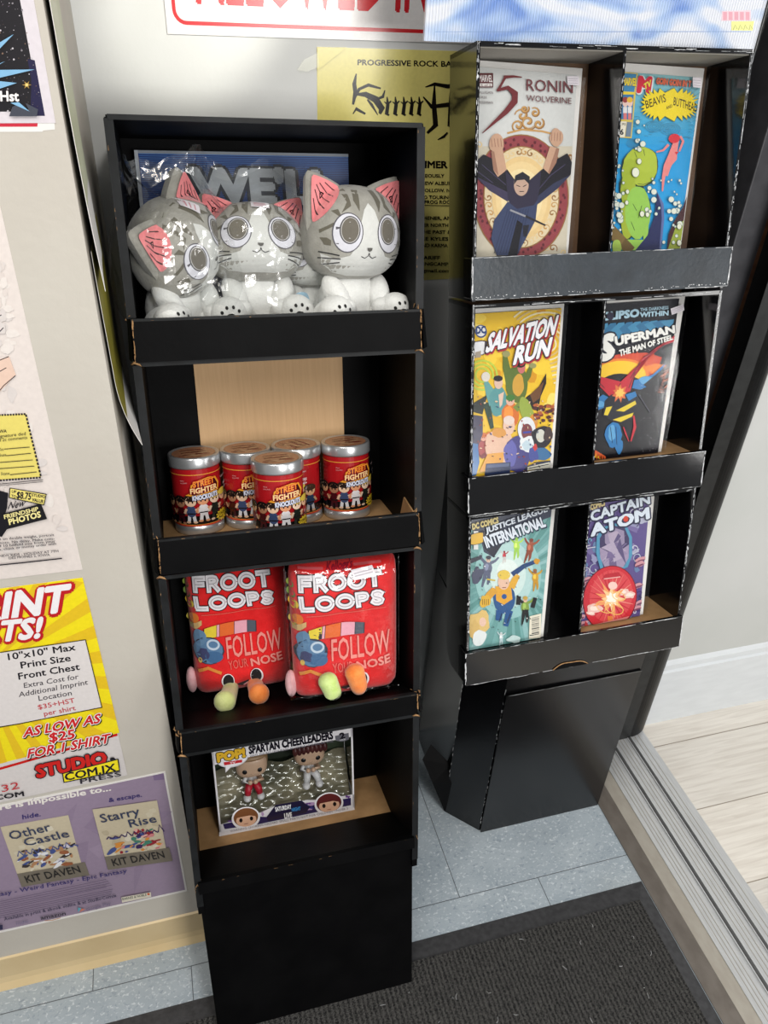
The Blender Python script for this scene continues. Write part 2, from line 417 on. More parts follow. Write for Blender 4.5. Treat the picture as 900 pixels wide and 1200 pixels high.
def plank_mat():
    m, nt, b = new_mat('pale oak vinyl plank')
    tc = nd(nt, 'ShaderNodeTexCoord'); mp = nd(nt, 'ShaderNodeMapping'); nt.links.new(tc.outputs['Object'], mp.inputs[0])
    mp.inputs['Scale'].default_value = (3, 46, 1)
    n = nd(nt, 'ShaderNodeTexNoise', Scale=2.2, Detail=6.0, Distortion=0.6); nt.links.new(mp.outputs[0], n.inputs['Vector'])
    r = nd(nt, 'ShaderNodeValToRGB'); nt.links.new(n.outputs[0], r.inputs[0])
    r.color_ramp.elements[0].position = 0.3; r.color_ramp.elements[0].color = lin((206, 199, 190))
    r.color_ramp.elements[1].position = 0.62; r.color_ramp.elements[1].color = lin((226, 221, 213))
    br = nd(nt, 'ShaderNodeTexBrick', offset=0.37, offset_frequency=2); br.inputs['Scale'].default_value = 1.0
    br.inputs['Mortar Size'].default_value = 0.0016; br.inputs['Mortar Smooth'].default_value = 0.2
    br.inputs['Brick Width'].default_value = 2.6; br.inputs['Row Height'].default_value = 0.2
    br.inputs['Color1'].default_value = (0.9, 0.9, 0.9, 1); br.inputs['Color2'].default_value = (1.05, 1.04, 1.02, 1); br.inputs['Mortar'].default_value = (0.42, 0.38, 0.33, 1)
    m2 = nd(nt, 'ShaderNodeMapping'); nt.links.new(tc.outputs['Object'], m2.inputs[0]); m2.inputs['Location'].default_value = (-0.45, 0.09, 0)
    nt.links.new(m2.outputs[0], br.inputs['Vector'])
    x = nd(nt, 'ShaderNodeMix', data_type='RGBA', blend_type='MULTIPLY'); x.inputs[0].default_value = 1.0
    nt.links.new(r.outputs[0], x.inputs[6]); nt.links.new(br.outputs['Color'], x.inputs[7])
    nt.links.new(x.outputs[2], b.inputs['Base Color']); b.inputs['Roughness'].default_value = 0.45
    bp = nd(nt, 'ShaderNodeBump', Strength=0.25, Distance=0.002); nt.links.new(n.outputs[0], bp.inputs['Height']); nt.links.new(bp.outputs[0], b.inputs['Normal'])
    return m
YB = 1.32; YL = 0.903; XR = -0.075; YH = 1.198
TH0, TH1 = 0.914, 1.150
def setting_box(name, lo, hi, m):
    b = MB(); b.box(lo, hi, m); return struct(b.build(name, origin=((lo[0]+hi[0])/2, (lo[1]+hi[1])/2, lo[2])))
b = MB(); b.box((-1.6, -1.6, -0.06), (TH0, YB+0.1, 0), tile_mat()); struct(b.build('floor', origin=(0, 0, 0)))
b = MB(); b.box((TH1, -1.6, -0.06), (3.4, YH+0.1, 0), plank_mat()); o = b.build('floor_corridor', origin=(0, 0, 0)); struct(o)
setting_box('wall_left', (-1.6, YL, 0), (XR, YB, 2.6), M['wall'])
setting_box('wall_back', (XR, YB, 0), (0.98, YB+0.1, 2.6), M['wall_back'])
setting_box('wall_corridor', (TH1-0.0, YH, 0), (3.4, YH+0.1, 2.6), M['wall_white'])
setting_box('ceiling', (-1.6, 0.5, 2.6), (3.4, 1.45, 2.66), M['wall_white'])
# left vinyl cove base
b = MB(); prof = [(0, 0), (-0.016, 0.0), (-0.013, 0.006), (-0.008, 0.016), (-0.005, 0.03), (-0.004, 0.094), (0, 0.096)]
z = []
b.prism([(-1.6, YL+y, zz) for y, zz in prof], (1.6+XR, 0, 0), M['cove'])
b.prism([(XR-y, YL, zz) for y, zz in prof], (0, YB-YL, 0), M['cove'])
struct(b.build('baseboard_left'))
# corridor baseboard with its rounded cap
b = MB(); b.prism([(TH1+0.012, YH, 0), (TH1+0.012, YH-0.013, 0), (TH1+0.012, YH-0.013, 0.205), (TH1+0.012, YH-0.008, 0.210), (TH1+0.012, YH-0.008, 0.228), (TH1+0.012, YH, 0.24)], (2.2, 0, 0), M['base_white'])
struct(b.build('baseboard_corridor'))
# ---- doorway: threshold with sliding tracks
b = MB(); L = 2.75; y0 = -1.55
pr = [(0.914, 0), (0.914, 0.003), (0.950, 0.012), (0.952, 0.012), (0.952, 0)]
b.prism([(x, y0, zz) for x, zz in pr], (0, L, 0), M['bronze'])
b.box((0.952, y0, 0), (0.986, y0+L, 0.0125), M['brass_dull'])
b.box((0.986, y0, 0), (0.989, y0+L, 0.0145), M['metal'])
def flat(x0, x1, zt, m): b.box((x0, y0, 0), (x1, y0+L, zt), m)
flat(0.989, 1.032, 0.0115, M['metal']); flat(1.032, 1.0345, 0.0155, M['metal']); flat(1.0345, 1.043, 0.004, M['groove']); flat(1.043, 1.0455, 0.0155, M['metal'])
flat(1.0455, 1.088, 0.0115, M['metal']); flat(1.088, 1.090, 0.0155, M['metal']); flat(1.090, 1.098, 0.004, M['groove']); flat(1.098, 1.100, 0.0155, M['metal'])
flat(1.100, 1.146, 0.0115, M['metal']); flat(1.146, 1.150, 0.004, M['groove'])
for x in (0.999, 1.008, 1.017, 1.056, 1.066, 1.076, 1.112, 1.124): b.box((x, y0, 0.0115), (x+0.0012, y0+L, 0.0122), M['brass_dull'])
o = b.build('trim_1', origin=(1.03, 0.2, 0)); struct(o)
# ---- door jamb: black post, grey frame with a brown edge, dark recess
b = MB()
prof = [(1.061, 1.188), (1.061, 1.1475), (1.096, 1.1475)]+[(1.096+0.066*math.sin(t), 1.188-0.0405*math.cos(t)) for t in np.linspace(0.0, PI/2, 12)][1:]
b.prism([(x, y, 0.012) for x, y in prof], (0, 0, 2.5), M['black_paint'])
b.box((1.060, 1.1465, 0.0125), (1.095, 1.1480, 2.51), M['post_lit'])
o = b.build('trim_2', bevel=0.001); struct(o)
b = MB(); b.box((1.020, 1.215, 0.0), (1.078, 1.30, 2.5), M['grey_paint']); struct(b.build('trim_3', bevel=0.002))
b = MB(); b.box((1.078, 1.217, 0.0), (1.088, 1.30, 2.5), M['rust']); struct(b.build('trim_4'))
b = MB(); b.box((1.088, 1.24, 0.0), (1.160, 1.32, 2.5), M['black_paint']); struct(b.build('trim_5'))
b = MB(); b.box((0.72, 1.300, 0.0), (1.020, 1.318, 2.5), M['black_paint']); struct(b.build('door_1'))
# ---- entrance mat
def mat_carpet():
    m, nt, b = new_mat('ribbed charcoal carpet')
    tc = nd(nt, 'ShaderNodeTexCoord')
    wv = nd(nt, 'ShaderNodeTexWave', Scale=32.0, Distortion=3.0, Detail=3.0); wv.bands_direction = 'X'; wv.inputs['Detail Scale'].default_value = 5.0
    nt.links.new(tc.outputs['Object'], wv.inputs['Vector'])
    n = nd(nt, 'ShaderNodeTexNoise', Scale=420.0, Detail=2.0); nt.links.new(tc.outputs['Object'], n.inputs['Vector'])
    ad = nd(nt, 'ShaderNodeMath', operation='MULTIPLY_ADD'); nt.links.new(wv.outputs[1], ad.inputs[0]); ad.inputs[1].default_value = 0.26
    nt.links.new(n.outputs[0], ad.inputs[2])
    r = nd(nt, 'ShaderNodeValToRGB'); nt.links.new(ad.outputs[0], r.inputs[0])
    r.color_ramp.elements[0].position = 0.38; r.color_ramp.elements[0].color = lin((26, 26, 27)); r.color_ramp.elements[1].position = 0.85; r.color_ramp.elements[1].color = lin((80, 79, 77))
    nt.links.new(r.outputs[0], b.inputs['Base Color']); b.inputs['Roughness'].default_value = 0.95; b.inputs['Specular IOR Level'].default_value = 0.1
    bp = nd(nt, 'ShaderNodeBump', Strength=0.9, Distance=0.004); nt.links.new(ad.outputs[0], bp.inputs['Height']); nt.links.new(bp.outputs[0], b.inputs['Normal'])
    return m
mt = thing('entrance_mat', 'charcoal ribbed carpet door mat with black rubber border beside the metal threshold', 'mat', (0.2, 0.2, 0))
b = MB(); x0, x1, ym0, ym1 = -0.75, 0.9125, -0.9, 0.775; bw = 0.042
O4 = [(x0, ym0), (x1, ym0), (x1, ym1), (x0, ym1)]; I4 = [(x0+bw, ym0+bw), (x1-bw*0.75, ym0+bw), (x1-bw*0.75, ym1-bw), (x0+bw, ym1-bw)]
vs = [(x, y, 0.0005) for x, y in O4]+[(x, y, 0.006) for x, y in I4]+[(x, y, 0.0005) for x, y in I4]
fs = []
for i in range(4):
    j = (i+1) % 4; fs += [(i, j, 4+j, 4+i), (4+i, 4+j, 8+j, 8+i), (8+i, 8+j, j, i)]
b.add(vs, fs, M['rubber']); b.build('rubber_border', mt)
b = MB(); b.box((x0+bw, ym0+bw, 0.0006), (x1-bw*0.75, ym1-bw, 0.0085), mat_carpet()); b.build('carpet', mt)
# stray white fibres caught in the carpet
b = MB()
for i in range(70):
    x = random.uniform(0.1, 0.86); y = random.uniform(0.2, 0.72); a = random.uniform(0, PI); l = random.uniform(0.003, 0.012); k = random.uniform(-0.003, 0.003)
    p0 = Vector((x, y, 0.0092)); d = Vector((math.cos(a), math.sin(a), 0)); nn = Vector((-d.y, d.x, 0))
    b.tube([p0, p0+d*l*0.5+nn*k, p0+d*l], 0.00035, M['wear_white'], 4)
o = b.build('lint', mt); o['kind'] = 'stuff'

# ================================================================== FRAMES OF THE TWO LEANING DISPLAYS
class Frame:
    def __init__(s, bot, top):
        s.O = Vector(bot); s.V = (Vector(top)-s.O).normalized()
        X = Vector((1, 0, 0)); s.X = (X-s.V*X.dot(s.V)).normalized(); s.W = s.V.cross(s.X); s.W = -s.W if s.W.y < 0 else s.W
    def __call__(s, u, v, w): return s.O+s.X*u+s.V*v+s.W*w
    def px(s, p, w):                                   # pixel -> (u, v) on the plane at depth w
        q = on_plane(p, s.O+s.W*w, s.W)-s.O; return q.dot(s.X), q.dot(s.V)
    def shelf(s, p, v):                                # pixel -> (u, w) on the shelf at height v
        q = on_plane(p, s.O+s.V*v, s.V)-s.O; return q.dot(s.X), q.dot(s.W)
    def mat(s, u, v, w, yaw=0.0):                      # local X right, Y back, Z up
        m = Matrix((s.X, s.W, s.V)).transposed().to_4x4(); m.translation = s(u, v, w)
        return m @ Matrix.Rotation(yaw, 4, 'Z')
FL = Frame((-0.068, 0.777, 0.400), (-0.044, 1.078, 1.557))
FR = Frame((0.432, 0.860, 0.687), (0.430, 1.093, 1.644))
WL, DL = 0.405, 0.215
WR, DR = 0.425, 0.100

def scuffs(b, fr, p, q, nrm, m, n, wmin=0.0006, wmax=0.0022, lmin=0.002, lmax=0.016, lift=0.0006, spread=0.0012):
    """little worn spots strewn along the edge p-q (frame coordinates) on the side facing nrm"""
    P, Q, N = Vector(p), Vector(q), Vector(nrm); d = (Q-P); Ln = d.length; d.normalize(); s = d.cross(N).normalized()
    for i in range(n):
        t = random.random()*Ln; l = min(random.uniform(lmin, lmax), Ln-t); wd = random.uniform(wmin, wmax); c = random.uniform(-spread, spread)
        a = P+d*t+N*lift*random.uniform(0.6, 1.2)+s*c; k = a+d*l
        j = [random.uniform(0.2, 1)*wd for _ in range(4)]
        b.add([fr(*(a-s*j[0]/2)), fr(*(a+d*l*0.5-s*j[1]/2)), fr(*(k-s*j[2]/2)), fr(*(k+s*j[3]/2)), fr(*(a+d*l*0.4+s*j[1]/2)), fr(*(a+s*j[0]/2))], [(0, 1, 2, 3, 4, 5)], m)

# ================================================================== LEFT DISPLAY
LD = thing('display_stand', 'tall black cardboard display stand holding grey plush cats, red tins and red plush bags', 'display stand', (0.13, 0.85, 0))
blk, edg, krf = M['black_card'], M['black_edge'], M['kraft']
b = MB()                                               # pedestal under the lowest tray
bx0, bx1 = FL.O.x+0.004, FL.O.x+WL-0.012
f0, f1, f2, f3 = FL(0.004, -0.014, 0.006), FL(0.004, -0.070, 0.135), FL(0.004, -0.070, 0.272), Vector((-0.066, 1.06, 0.0095))
b.prism([(-0.066, 0.697, 0.0095), f0, f1, f2, f3], (0.393, -0.002, -0.004), blk)
b.build('pedestal', LD, bevel=0.003)
tiers = [(-0.075, 0.275, 0.006), (0.270, 0.590, 0.319), (0.598, 0.902, 0.648), (0.906, 1.198, 0.957)]   # bottom, top, lip top
ST = 0.010
for k, (v0, v1, lt) in enumerate(tiers):
    fl_v = v0 if k else -0.064
    D_ = DL if k else 0.272
    for s_ in (0, 1):                                  # side panels with a folded, paler front edge
        b = MB(); u0 = 0 if s_ == 0 else WL-ST; jut = 0.004*(k % 2)
        b.box((u0, fl_v-0.004, 0.002+jut), (u0+ST, v1-0.004, D_), blk, FL)
        vb = (lt-0.002) if k else -0.05
        b.box((u0-0.0006, vb, 0.0), (u0+ST+0.0006, v1-0.006, 0.0035), edg, FL)
        scuffs(b, FL, (u0, vb, 0), (u0, v1-0.01, 0), (0, 0, -1), M['wear_kraft'], 5, 0.0004, 0.001, 0.002, 0.006)
        b.build('side_panel', LD)
    b = MB(); b.box((ST, fl_v, D_-0.006), (WL-ST, v1, D_), blk, FL); b.build('back_panel', LD)
    b = MB(); b.box((ST, fl_v-0.004, 0.020 if k else 0.135), (WL-ST, fl_v+0.001, D_-0.006), krf, FL); b.build('shelf', LD)
    b = MB(); b.box((0.002, v1-0.007, 0.001), (WL-0.002, v1-0.002, D_-0.006), blk, FL)
    b.box((0.004, v1-0.0075, -0.001), (WL-0.004, v1-0.0015, 0.004), edg, FL); b.build('top_panel', LD)
    if k:                                              # front lip with wrapped, flared ends
        b = MB(); lv0 = v0-(0.005 if k > 1 else -0.009)
        b.box((0.004, lv0, -0.0075), (WL-0.006, lt, -0.001), blk, FL)
        b.box((0.004, lt-0.003, -0.0079), (WL-0.006, lt+0.0004, -0.0006), edg, FL)
        for u_, sg in ((0.0, -1), (WL, 1)):
            fl_ = 0.003+0.004*(sg > 0)
            q = [(u_, lv0, -0.0055), (u_+sg*fl_, lv0+0.002, 0.0), (u_+sg*(fl_+0.002), lv0+0.001, 0.022), (u_+sg*0.001, lv0, 0.022),
                 (u_-sg*0.004, lt, -0.0055), (u_+sg*0.001, lt, 0.0), (u_+sg*0.0015, lt-0.002, 0.022), (u_+sg*0.0005, lt-0.002, 0.022)]
            b.hexa([FL(*x) for x in q], blk)
            scuffs(b, FL, (u_-sg*0.004, lv0, -0.0078), (u_-sg*0.006, lt, -0.0078), (0, 0, -1), M['wear_kraft'], 16, 0.0006, 0.0016, 0.003, 0.01, spread=0.0008)
        scuffs(b, FL, (0.01, lt-0.001, -0.0085), (WL-0.01, lt-0.001, -0.0085), (0, 0, -1), M['wear_kraft'], 8, 0.0002, 0.0005, 0.002, 0.008)
        b.build('front_lip', LD)
        if k == 1:
            b = MB(); b.prism([(ST, lt-0.001, 0.0), (ST, lt-0.004, 0.0), (ST, v0+0.001, 0.112), (ST, v0+0.004, 0.117)], (WL-2*ST, 0, 0), blk, FL); b.build('inner_flap', LD)
    else:
        b = MB(); b.prism([(0.006, 0.008, -0.006), (0.006, -0.016, -0.007), (0.006, -0.016, 0.002), (0.006, -0.066, 0.140), (0.006, -0.061, 0.146), (0.006, 0.006, 0.004)], (WL-0.014, 0, 0), blk, FL)
        scuffs(b, FL, (0.01, 0.007, -0.0066), (WL-0.02, 0.007, -0.0066), (0, 0, -1), M['wear_kraft'], 10, 0.0002, 0.0006, 0.002, 0.008)
        b.build('inner_flap', LD)
    for u_ in (0.004, WL-0.006):                       # torn brown corners where the cardboard is folded
        b = MB()
        for i in range(6):
            c = Vector((u_+random.uniform(-0.005, 0.005), (lt if k else 0.004)+random.uniform(-0.005, 0.004), random.uniform(-0.006, 0.008)))
            r = [Vector((random.uniform(-1, 1)*0.0045, random.uniform(-1, 1)*0.0055, random.uniform(-1, 1)*0.006)) for _ in range(3)]
            t = [c+r[0], c+r[1], c+r[2]]; n_ = (t[1]-t[0]).cross(t[2]-t[0]); n_ = n_.normalized()*0.0005 if n_.length > 0 else Vector((0, 0, 0.0005))
            b.prism([FL(*x) for x in t], FL(*n_)-FL(0, 0, 0), M['wear_kraft'])
        b.build('torn_corner', LD)
        if k < 3:
            b = MB()
            b.tube([FL(u_-0.006, v1-0.004, -0.001), FL(u_-0.002, v1-0.001, -0.004), FL(u_+0.004, v1-0.004, -0.003), FL(u_+0.009, v1-0.009, -0.002)], [0.0012, 0.002, 0.0016, 0.0006], M['wear_kraft'], 5)
            b.build('torn_corner', LD)
    if k == 2:
        b = MB(); b.box((0.084, 0.612, DL-0.009), (0.330, 0.900, DL-0.006), M['kraft_rib'], FL); o = b.build('unprinted_back', LD); o['label'] = 'bare ribbed brown cardboard back'
    if k == 2:                                         # kraft gusset at the right end of the shelf
        b = MB(); b.prism([(WL-ST-0.001, v0+0.001, 0.02), (WL-ST-0.001, lt, 0.0), (WL-ST-0.001, v0+0.058, 0.05), (WL-ST-0.001, v0+0.001, 0.08)], (-0.0025, 0, 0), krf, FL); b.build('corner_gusset', LD)

# ================================================================== RIGHT DISPLAY
RD = thing('comic_display', 'glossy black cardboard rack with comic books in six pockets, next to the doorway', 'display stand', (0.70, 1.10, 0))
gl = M['black_gloss']
rt = [(0.0, 0.320, 0.068), (0.321, 0.652, 0.388), (0.656, 0.985, 0.718)]
T = 0.005; DIV = 0.2165
for k, (v0, v1, lt) in enumerate(rt):
    for s_ in (0, 1):
        b = MB(); u0 = 0 if s_ == 0 else WR-T
        if k == 0: b.prism([(u0, v0, 0), (u0, v1, 0), (u0, v1, DR), (u0, v0+0.02, DR), (u0, v0-0.004, 0.075)], (T, 0, 0), gl, FR)
        else: b.box((u0, v0, 0), (u0+T, v1, DR), gl, FR)
        scuffs(b, FR, (u0+T/2, lt, 0), (u0+T/2, v1, 0), (0, 0, -1), M['wear_white'], 70, 0.0003, 0.0016, 0.001, 0.007, spread=0.0016)
        scuffs(b, FR, (u0+T/2, lt, 0), (u0+T/2, v1, 0), (0, 0, -1), M['wear_white'], 14, 0.0003, 0.0007, 0.006, 0.025, spread=0.002)
        b.build('side_panel', RD)
    b = MB(); b.box((DIV, v0+0.004, 0.001), (DIV+T*0.8, v1-0.004, DR-0.004), gl, FR)
    scuffs(b, FR, (DIV+T*0.4, lt, 0.001), (DIV+T*0.4, v1, 0.001), (0, 0, -1), M['wear_white'], 60, 0.0003, 0.0013, 0.001, 0.007, spread=0.0014)
    b.build('divider', RD)
    b = MB(); b.box((T, v0, DR-0.004), (WR-T, v1, DR), gl if k < 2 else M['kraft_dark'], FR); b.build('back_panel', RD)
    b = MB(); b.box((T, lt-0.012, 0.002), (DIV, lt-0.008, DR-0.004), gl, FR); b.build('shelf', RD)
    b = MB(); b.box((DIV+T*0.8, lt-0.012, 0.002), (WR-T, lt-0.008, DR-0.004), M['kraft'], FR); o = b.build('shelf', RD); o['label'] = 'bare brown shelf'
    b = MB(); b.box((0.0, v1-0.006, 0.0), (WR, v1, DR), gl, FR)
    scuffs(b, FR, (0.0, v1-0.003, 0), (WR, v1-0.003, 0), (0, 0, -1), M['wear_white'], 26, 0.0003, 0.0010, 0.004, 0.03, spread=0.0016)
    b.build('top_panel', RD)
    if k == 2:
        b = MB(); b.box((T, v1-0.0072, 0.003), (WR-T, v1-0.0062, DR-0.004), M['lining'], FR); o = b.build('lining', RD); o['label'] = 'pale grey underside of the top'
    b = MB(); lm = M['sheen_card'] if k == 2 else M['black_card']
    e_ = 0.003
    b.box((-e_, v0+0.002, -0.006), (WR+e_, lt, 0.0), lm if k == 2 else gl, FR)
    b.box((-e_, v0+0.004, 0.0), (0.0, lt-0.002, 0.03), gl, FR); b.box((WR, v0+0.004, 0.0), (WR+e_, lt-0.002, 0.03), gl, FR)
    for (pv, n_) in ((lt-0.0008, 46), (v0+0.003, 50)):
        scuffs(b, FR, (-e_, pv, -0.006), (WR+e_, pv, -0.006), (0, 0, -1), M['wear_white'], int(n_*0.8), 0.0003, 0.0010, 0.004, 0.03, spread=0.0006)
    if k == 2:
        for i in range(70):
            u = random.choice([random.uniform(0, 0.2), random.uniform(0.28, WR)]); scuffs(b, FR, (u, v0+0.007, -0.006), (u+0.004, v0+0.007, -0.006), (0, 0, -1), M['wear_white'], 1, 0.0008, 0.0026, 0.001, 0.003, spread=0.0014)
    for u in (-e_, WR+e_): scuffs(b, FR, (u, v0+0.003, -0.006), (u, lt, -0.006), (0, 0, -1), M['wear_white'], 24, 0.0005, 0.0018, 0.002, 0.014, spread=0.001)
    b.build('front_lip', RD, bevel=0.0008)
# torn finger tab in the bottom lip
b = MB()
pts = [(0.165+0.07*t, 0.003+0.012*math.sin(PI*t)+0.002*math.sin(9*t), -0.0075) for t in np.linspace(0, 1, 14)]
b.tube([FR(*p_) for p_ in pts], 0.0010, M['wear_kraft'], 5)
b.prism([(u, v, w_-0.0005) for u, v, w_ in pts], (0, 0, 0.002), M['black_card'], FR)
b.build('finger_tab', RD)
# base box and the easel wedge behind it
b = MB()
b.prism([(0.590, 0.990, 0), (0.912, 0.987, 0), (0.912, 1.29, 0), (0.53, 1.29, 0), (0.525, 1.06, 0)], (0, 0, 0.60), M['black_satin'])
scuffs(b, lambda *a: Vector(a), (0.590, 0.9895, 0.0), (0.590, 0.9895, 0.5), (0, -1, 0), M['wear_white'], 40, 0.0003, 0.0009, 0.002, 0.010, spread=0.001)
scuffs(b, lambda *a: Vector(a), (0.5245, 1.0595, 0.05), (0.5245, 1.0595, 0.5), (-0.7, -0.7, 0), M['wear_white'], 30, 0.0003, 0.001, 0.002, 0.012, spread=0.001)
b.build('pedestal', RD)
b = MB(); zt = at_y((583, 818), 0.983).z
b.box((0.592, 0.983, 0.001), (0.911, 0.9865, zt), M['black_satin'])
scuffs(b, lambda *a: Vector(a), (0.592, 0.983, zt-0.0006), (0.911, 0.983, zt-0.0006), (0, -1, 0), M['wear_white'], 50, 0.0002, 0.0006, 0.006, 0.03, spread=0.0003)
b.build('front_panel', RD)
b = MB(); b.prism([(0.53, 1.02, 0.60), (0.53, 1.29, 0.60), (0.53, 1.29, 1.12), (0.53, 1.082, 1.12), (0.53, 0.985, 0.72), (0.53, 0.985, 0.64)], (0.32, 0, 0), gl); b.build('easel_back', RD)
b = MB()                                               # bent floor flap
A = [at_y((505, 872), 1.12), at_y((528, 896), 1.075), at_y((507, 918), 1.06), at_y((495, 890), 1.10)]
B = [A[1], at_y((543, 918), 1.05), at_z((521, 951), 0.002), A[2]]
for q in (A, B):
    n_ = (q[1]-q[0]).cross(q[2]-q[0]).normalized()*0.003
    b.prism(q, n_ if n_.y > 0 else -n_, M['black_card'])
b.build('floor_flap', RD)
# ================================================================== PAPER ON THE WALLS
def wall_art(y, zm, gloss=False):
    b = MB()
    to2 = lambda p: (lambda q: (q.x, q.z))(at_y(zm(p), y))
    a = Art(b, M['ink_gloss' if gloss else 'ink'], lambda a_, b_, h: (a_, y-0.0006-h, b_), to2)
    return b, a
def sheet(b, a, y, pts, col, th=0.0006, m=None, size=None):
    """the paper itself (a thin slab), outline in drawing coordinates"""
    q = [a.to2(p) for p in pts]
    if size:                                           # pts: foot, lower right corner and a point up the right edge; the sheet is a true rectangle
        (x0, z0), (x1, z1), (x2, z2) = q; ux, uz = x1-x0, z1-z0; d = math.hypot(ux, uz); ux, uz = ux/d, uz/d
        vx, vz = x2-x1, z2-z1; d = math.hypot(vx, vz); vx, vz = vx/d, vz/d; W_, H_ = size
        q = [(x1-ux*W_, z1-uz*W_), (x1, z1), (x1+vx*H_, z1+vz*H_), (x1-ux*W_+vx*H_, z1-uz*W_+vz*H_)]
    b.prism([(x, y-0.0001, z) for x, z in q], (0, -th, 0), m or M['white_paper'])
    if col: a._ab(q, col, a.nxt())
    return q
def fin(b, name, label, cat, group=None):
    o = b.build(name); tag(o, label, cat, group); return o

# ---- starry poster, top left
zm = zoomer(0, 0, 6.67)
b, a = wall_art(YL, zm)
q = sheet(b, a, YL, [(0, 962), (435, 960), (265, 0)], (212, 205, 210), size=(0.216, 0.279))
mid = lambda u, v: (q[0][0]+(q[1][0]-q[0][0])*u+(q[3][0]-q[0][0])*v, q[0][1]+(q[1][1]-q[0][1])*u+(q[3][1]-q[0][1])*v)
a._ab([mid(.055, .036), mid(.945, .036), mid(.945, .964), mid(.055, .964)], (17, 13, 20), a.nxt())
a.poly([(215, 460), (272, 470), (352, 905), (240, 905), (245, 620)], (26, 22, 62))
for i in range(150):
    x, y = random.uniform(-30, 330), random.uniform(-20, 880)
    if x < 170+y*0.19: a.ell(x, y, *(lambda r: (r, r))(random.choice([2, 2, 3, 4, 5, 8])), random.choice([(130, 125, 130), (190, 185, 190), (90, 80, 95), (120, 95, 80)]), n=7)
for p in ([(-60, 400), (0, 330), (110, 265), (0, 380)], [(-60, 520), (45, 475), (0, 500)], [(-200, 545), (275, 540), (0, 605), (-200, 625)], [(-200, 610), (135, 645), (0, 690), (-200, 690)], [(85, 800), (150, 795), (235, 868)]): a.poly(p, (126, 176, 212))
a.poly([(75, 905), (100, 830), (150, 808), (235, 868), (200, 800), (300, 850), (290, 905)], (62, 66, 78))
a.poly([(85, 800), (150, 795), (235, 868)], (126, 176, 212))
a.star(212, 660, 38, 34, 6, (150, 120, 60), 0.4); a.ell(212, 660, 12, 12, (235, 205, 120), n=10)
a.text('Hst', (10, 785), (150, 785), (5, 705), (236, 232, 230), 0.035)
fin(b, 'wall_poster', 'dark starry poster with light blue spikes and the letters Hst, top left of the wall', 'poster')
b, a = wall_art(YL-0.0, zm)
q = [(-560, 955), (425, 950), (430, 1012), (340, 1020), (330, 1030), (-560, 1032)]
b.prism([(x, YL, z) for x, z in [a.to2(p) for p in q]], (0, -0.0003, 0), M['white_paper'])
a.h = -0.00028; a.poly([(-540, 966), (295, 962), (292, 990), (-540, 992)], (196, 40, 60))
fin(b, 'paper_notice', 'white paper with a red stripe, peeking out below the starry poster', 'paper')

# ---- old comic advertisement page
zm = zoomer(0, 400, 4.137)
b, a = wall_art(YL, zm)
sheet(b, a, YL, [(0, 1152), (400, 1105), (150, 0)], (222, 212, 206), size=(0.36, 0.50))
for i in range(60):
    y = random.uniform(-380, 1050); a.blob(random.uniform(-20, 90+y*0.24), y, random.uniform(10, 34), random.uniform(10, 40), random.choice([(218, 208, 202), (226, 218, 212), (214, 206, 202)]))
ink = (34, 28, 36)
a.poly([(-60, 100), (45, 70), (78, 160), (0, 240), (-60, 290)], (226, 196, 178))
for l in ([(-40, 105), (0, 88), (44, 70)], [(-40, 165), (0, 142), (32, 124)], [(-30, 270), (20, 210), (76, 162)]): a.line(l, 4, ink)
for l in ([(-10, -120), (8, -132)], [(-10, -40), (18, -70)]): a.line(l, 4, ink)
a.poly([(-120, 358), (128, 348), (200, 652), (-120, 676)], (226, 210, 110))
def dashes(p, q, n, wd, col):
    for i in range(n):
        t0, t1 = (i+0.1)/n, (i+0.75)/n; a.line([(p[0]+(q[0]-p[0])*t0, p[1]+(q[1]-p[1])*t0), (p[0]+(q[0]-p[0])*t1, p[1]+(q[1]-p[1])*t1)], wd, col)
dashes((-60, 356), (128, 348), 14, 9, ink); dashes((126, 348), (200, 652), 17, 9, ink); dashes((200, 654), (-60, 672), 18, 9, ink)
a.text('IOWA', (-25, 440), (34, 435), (-25, 424), ink, 0.01)
a.text('signature ded', (-12, 462), (126, 448), (-12, 446), ink, 0.0)
a.text('and 2c comments', (-25, 482), (134, 466), (-25, 466), ink, 0.0)
for x0, y0, x1, y1 in ((22, 516, 145, 506), (32, 548, 152, 536), (-20, 582, 160, 568), (-20, 612, 168, 598), (50, 640, 180, 626)): a.line([(x0, y0), (x1, y1)], 3.2, ink)
a.text('Zone', (0, 524), (20, 522), (0, 510), ink); a.text('State', (0, 552), (32, 549), (0, 538), ink); a.text('State', (6, 642), (48, 638), (6, 628), ink)
a.line([(-60, 690), (210, 664)], 3, ink); a.line([(-60, 698), (210, 673)], 2.4, ink)
a.poly([(-60, 712), (0, 716), (42, 728), (36, 800), (20, 850), (38, 900), (10, 940), (-60, 930)], (20, 18, 24))
a.poly([(48, 702), (228, 732), (216, 788), (44, 752)], (34, 30, 30)); a.poly([(52, 706), (223, 736), (212, 783), (49, 748)], (232, 216, 120))
a.text('UP', (58, 726), (80, 729), (60, 712), ink, 0.03); a.text('TO', (56, 748), (78, 752), (58, 734), ink, 0.03)
a.text('$8.75', (82, 752), (150, 760), (86, 718), ink, 0.03); a.text('STUDIO', (154, 742), (220, 752), (156, 728), ink, 0.03); a.text('VALUE', (156, 766), (210, 776), (158, 750), ink, 0.03)
a.text('New', (40, 806), (118, 790), (44, 770), ink, 0.012, shear=0.15)
a.poly([(4, 830), (200, 778), (230, 852), (36, 902)], (22, 20, 24))
a.text('FRIENDSHIP', (24, 852), (188, 812), (20, 832), (232, 220, 150), 0.03); a.text('PHOTOS', (48, 880), (200, 842), (42, 852), (232, 220, 150), 0.045)
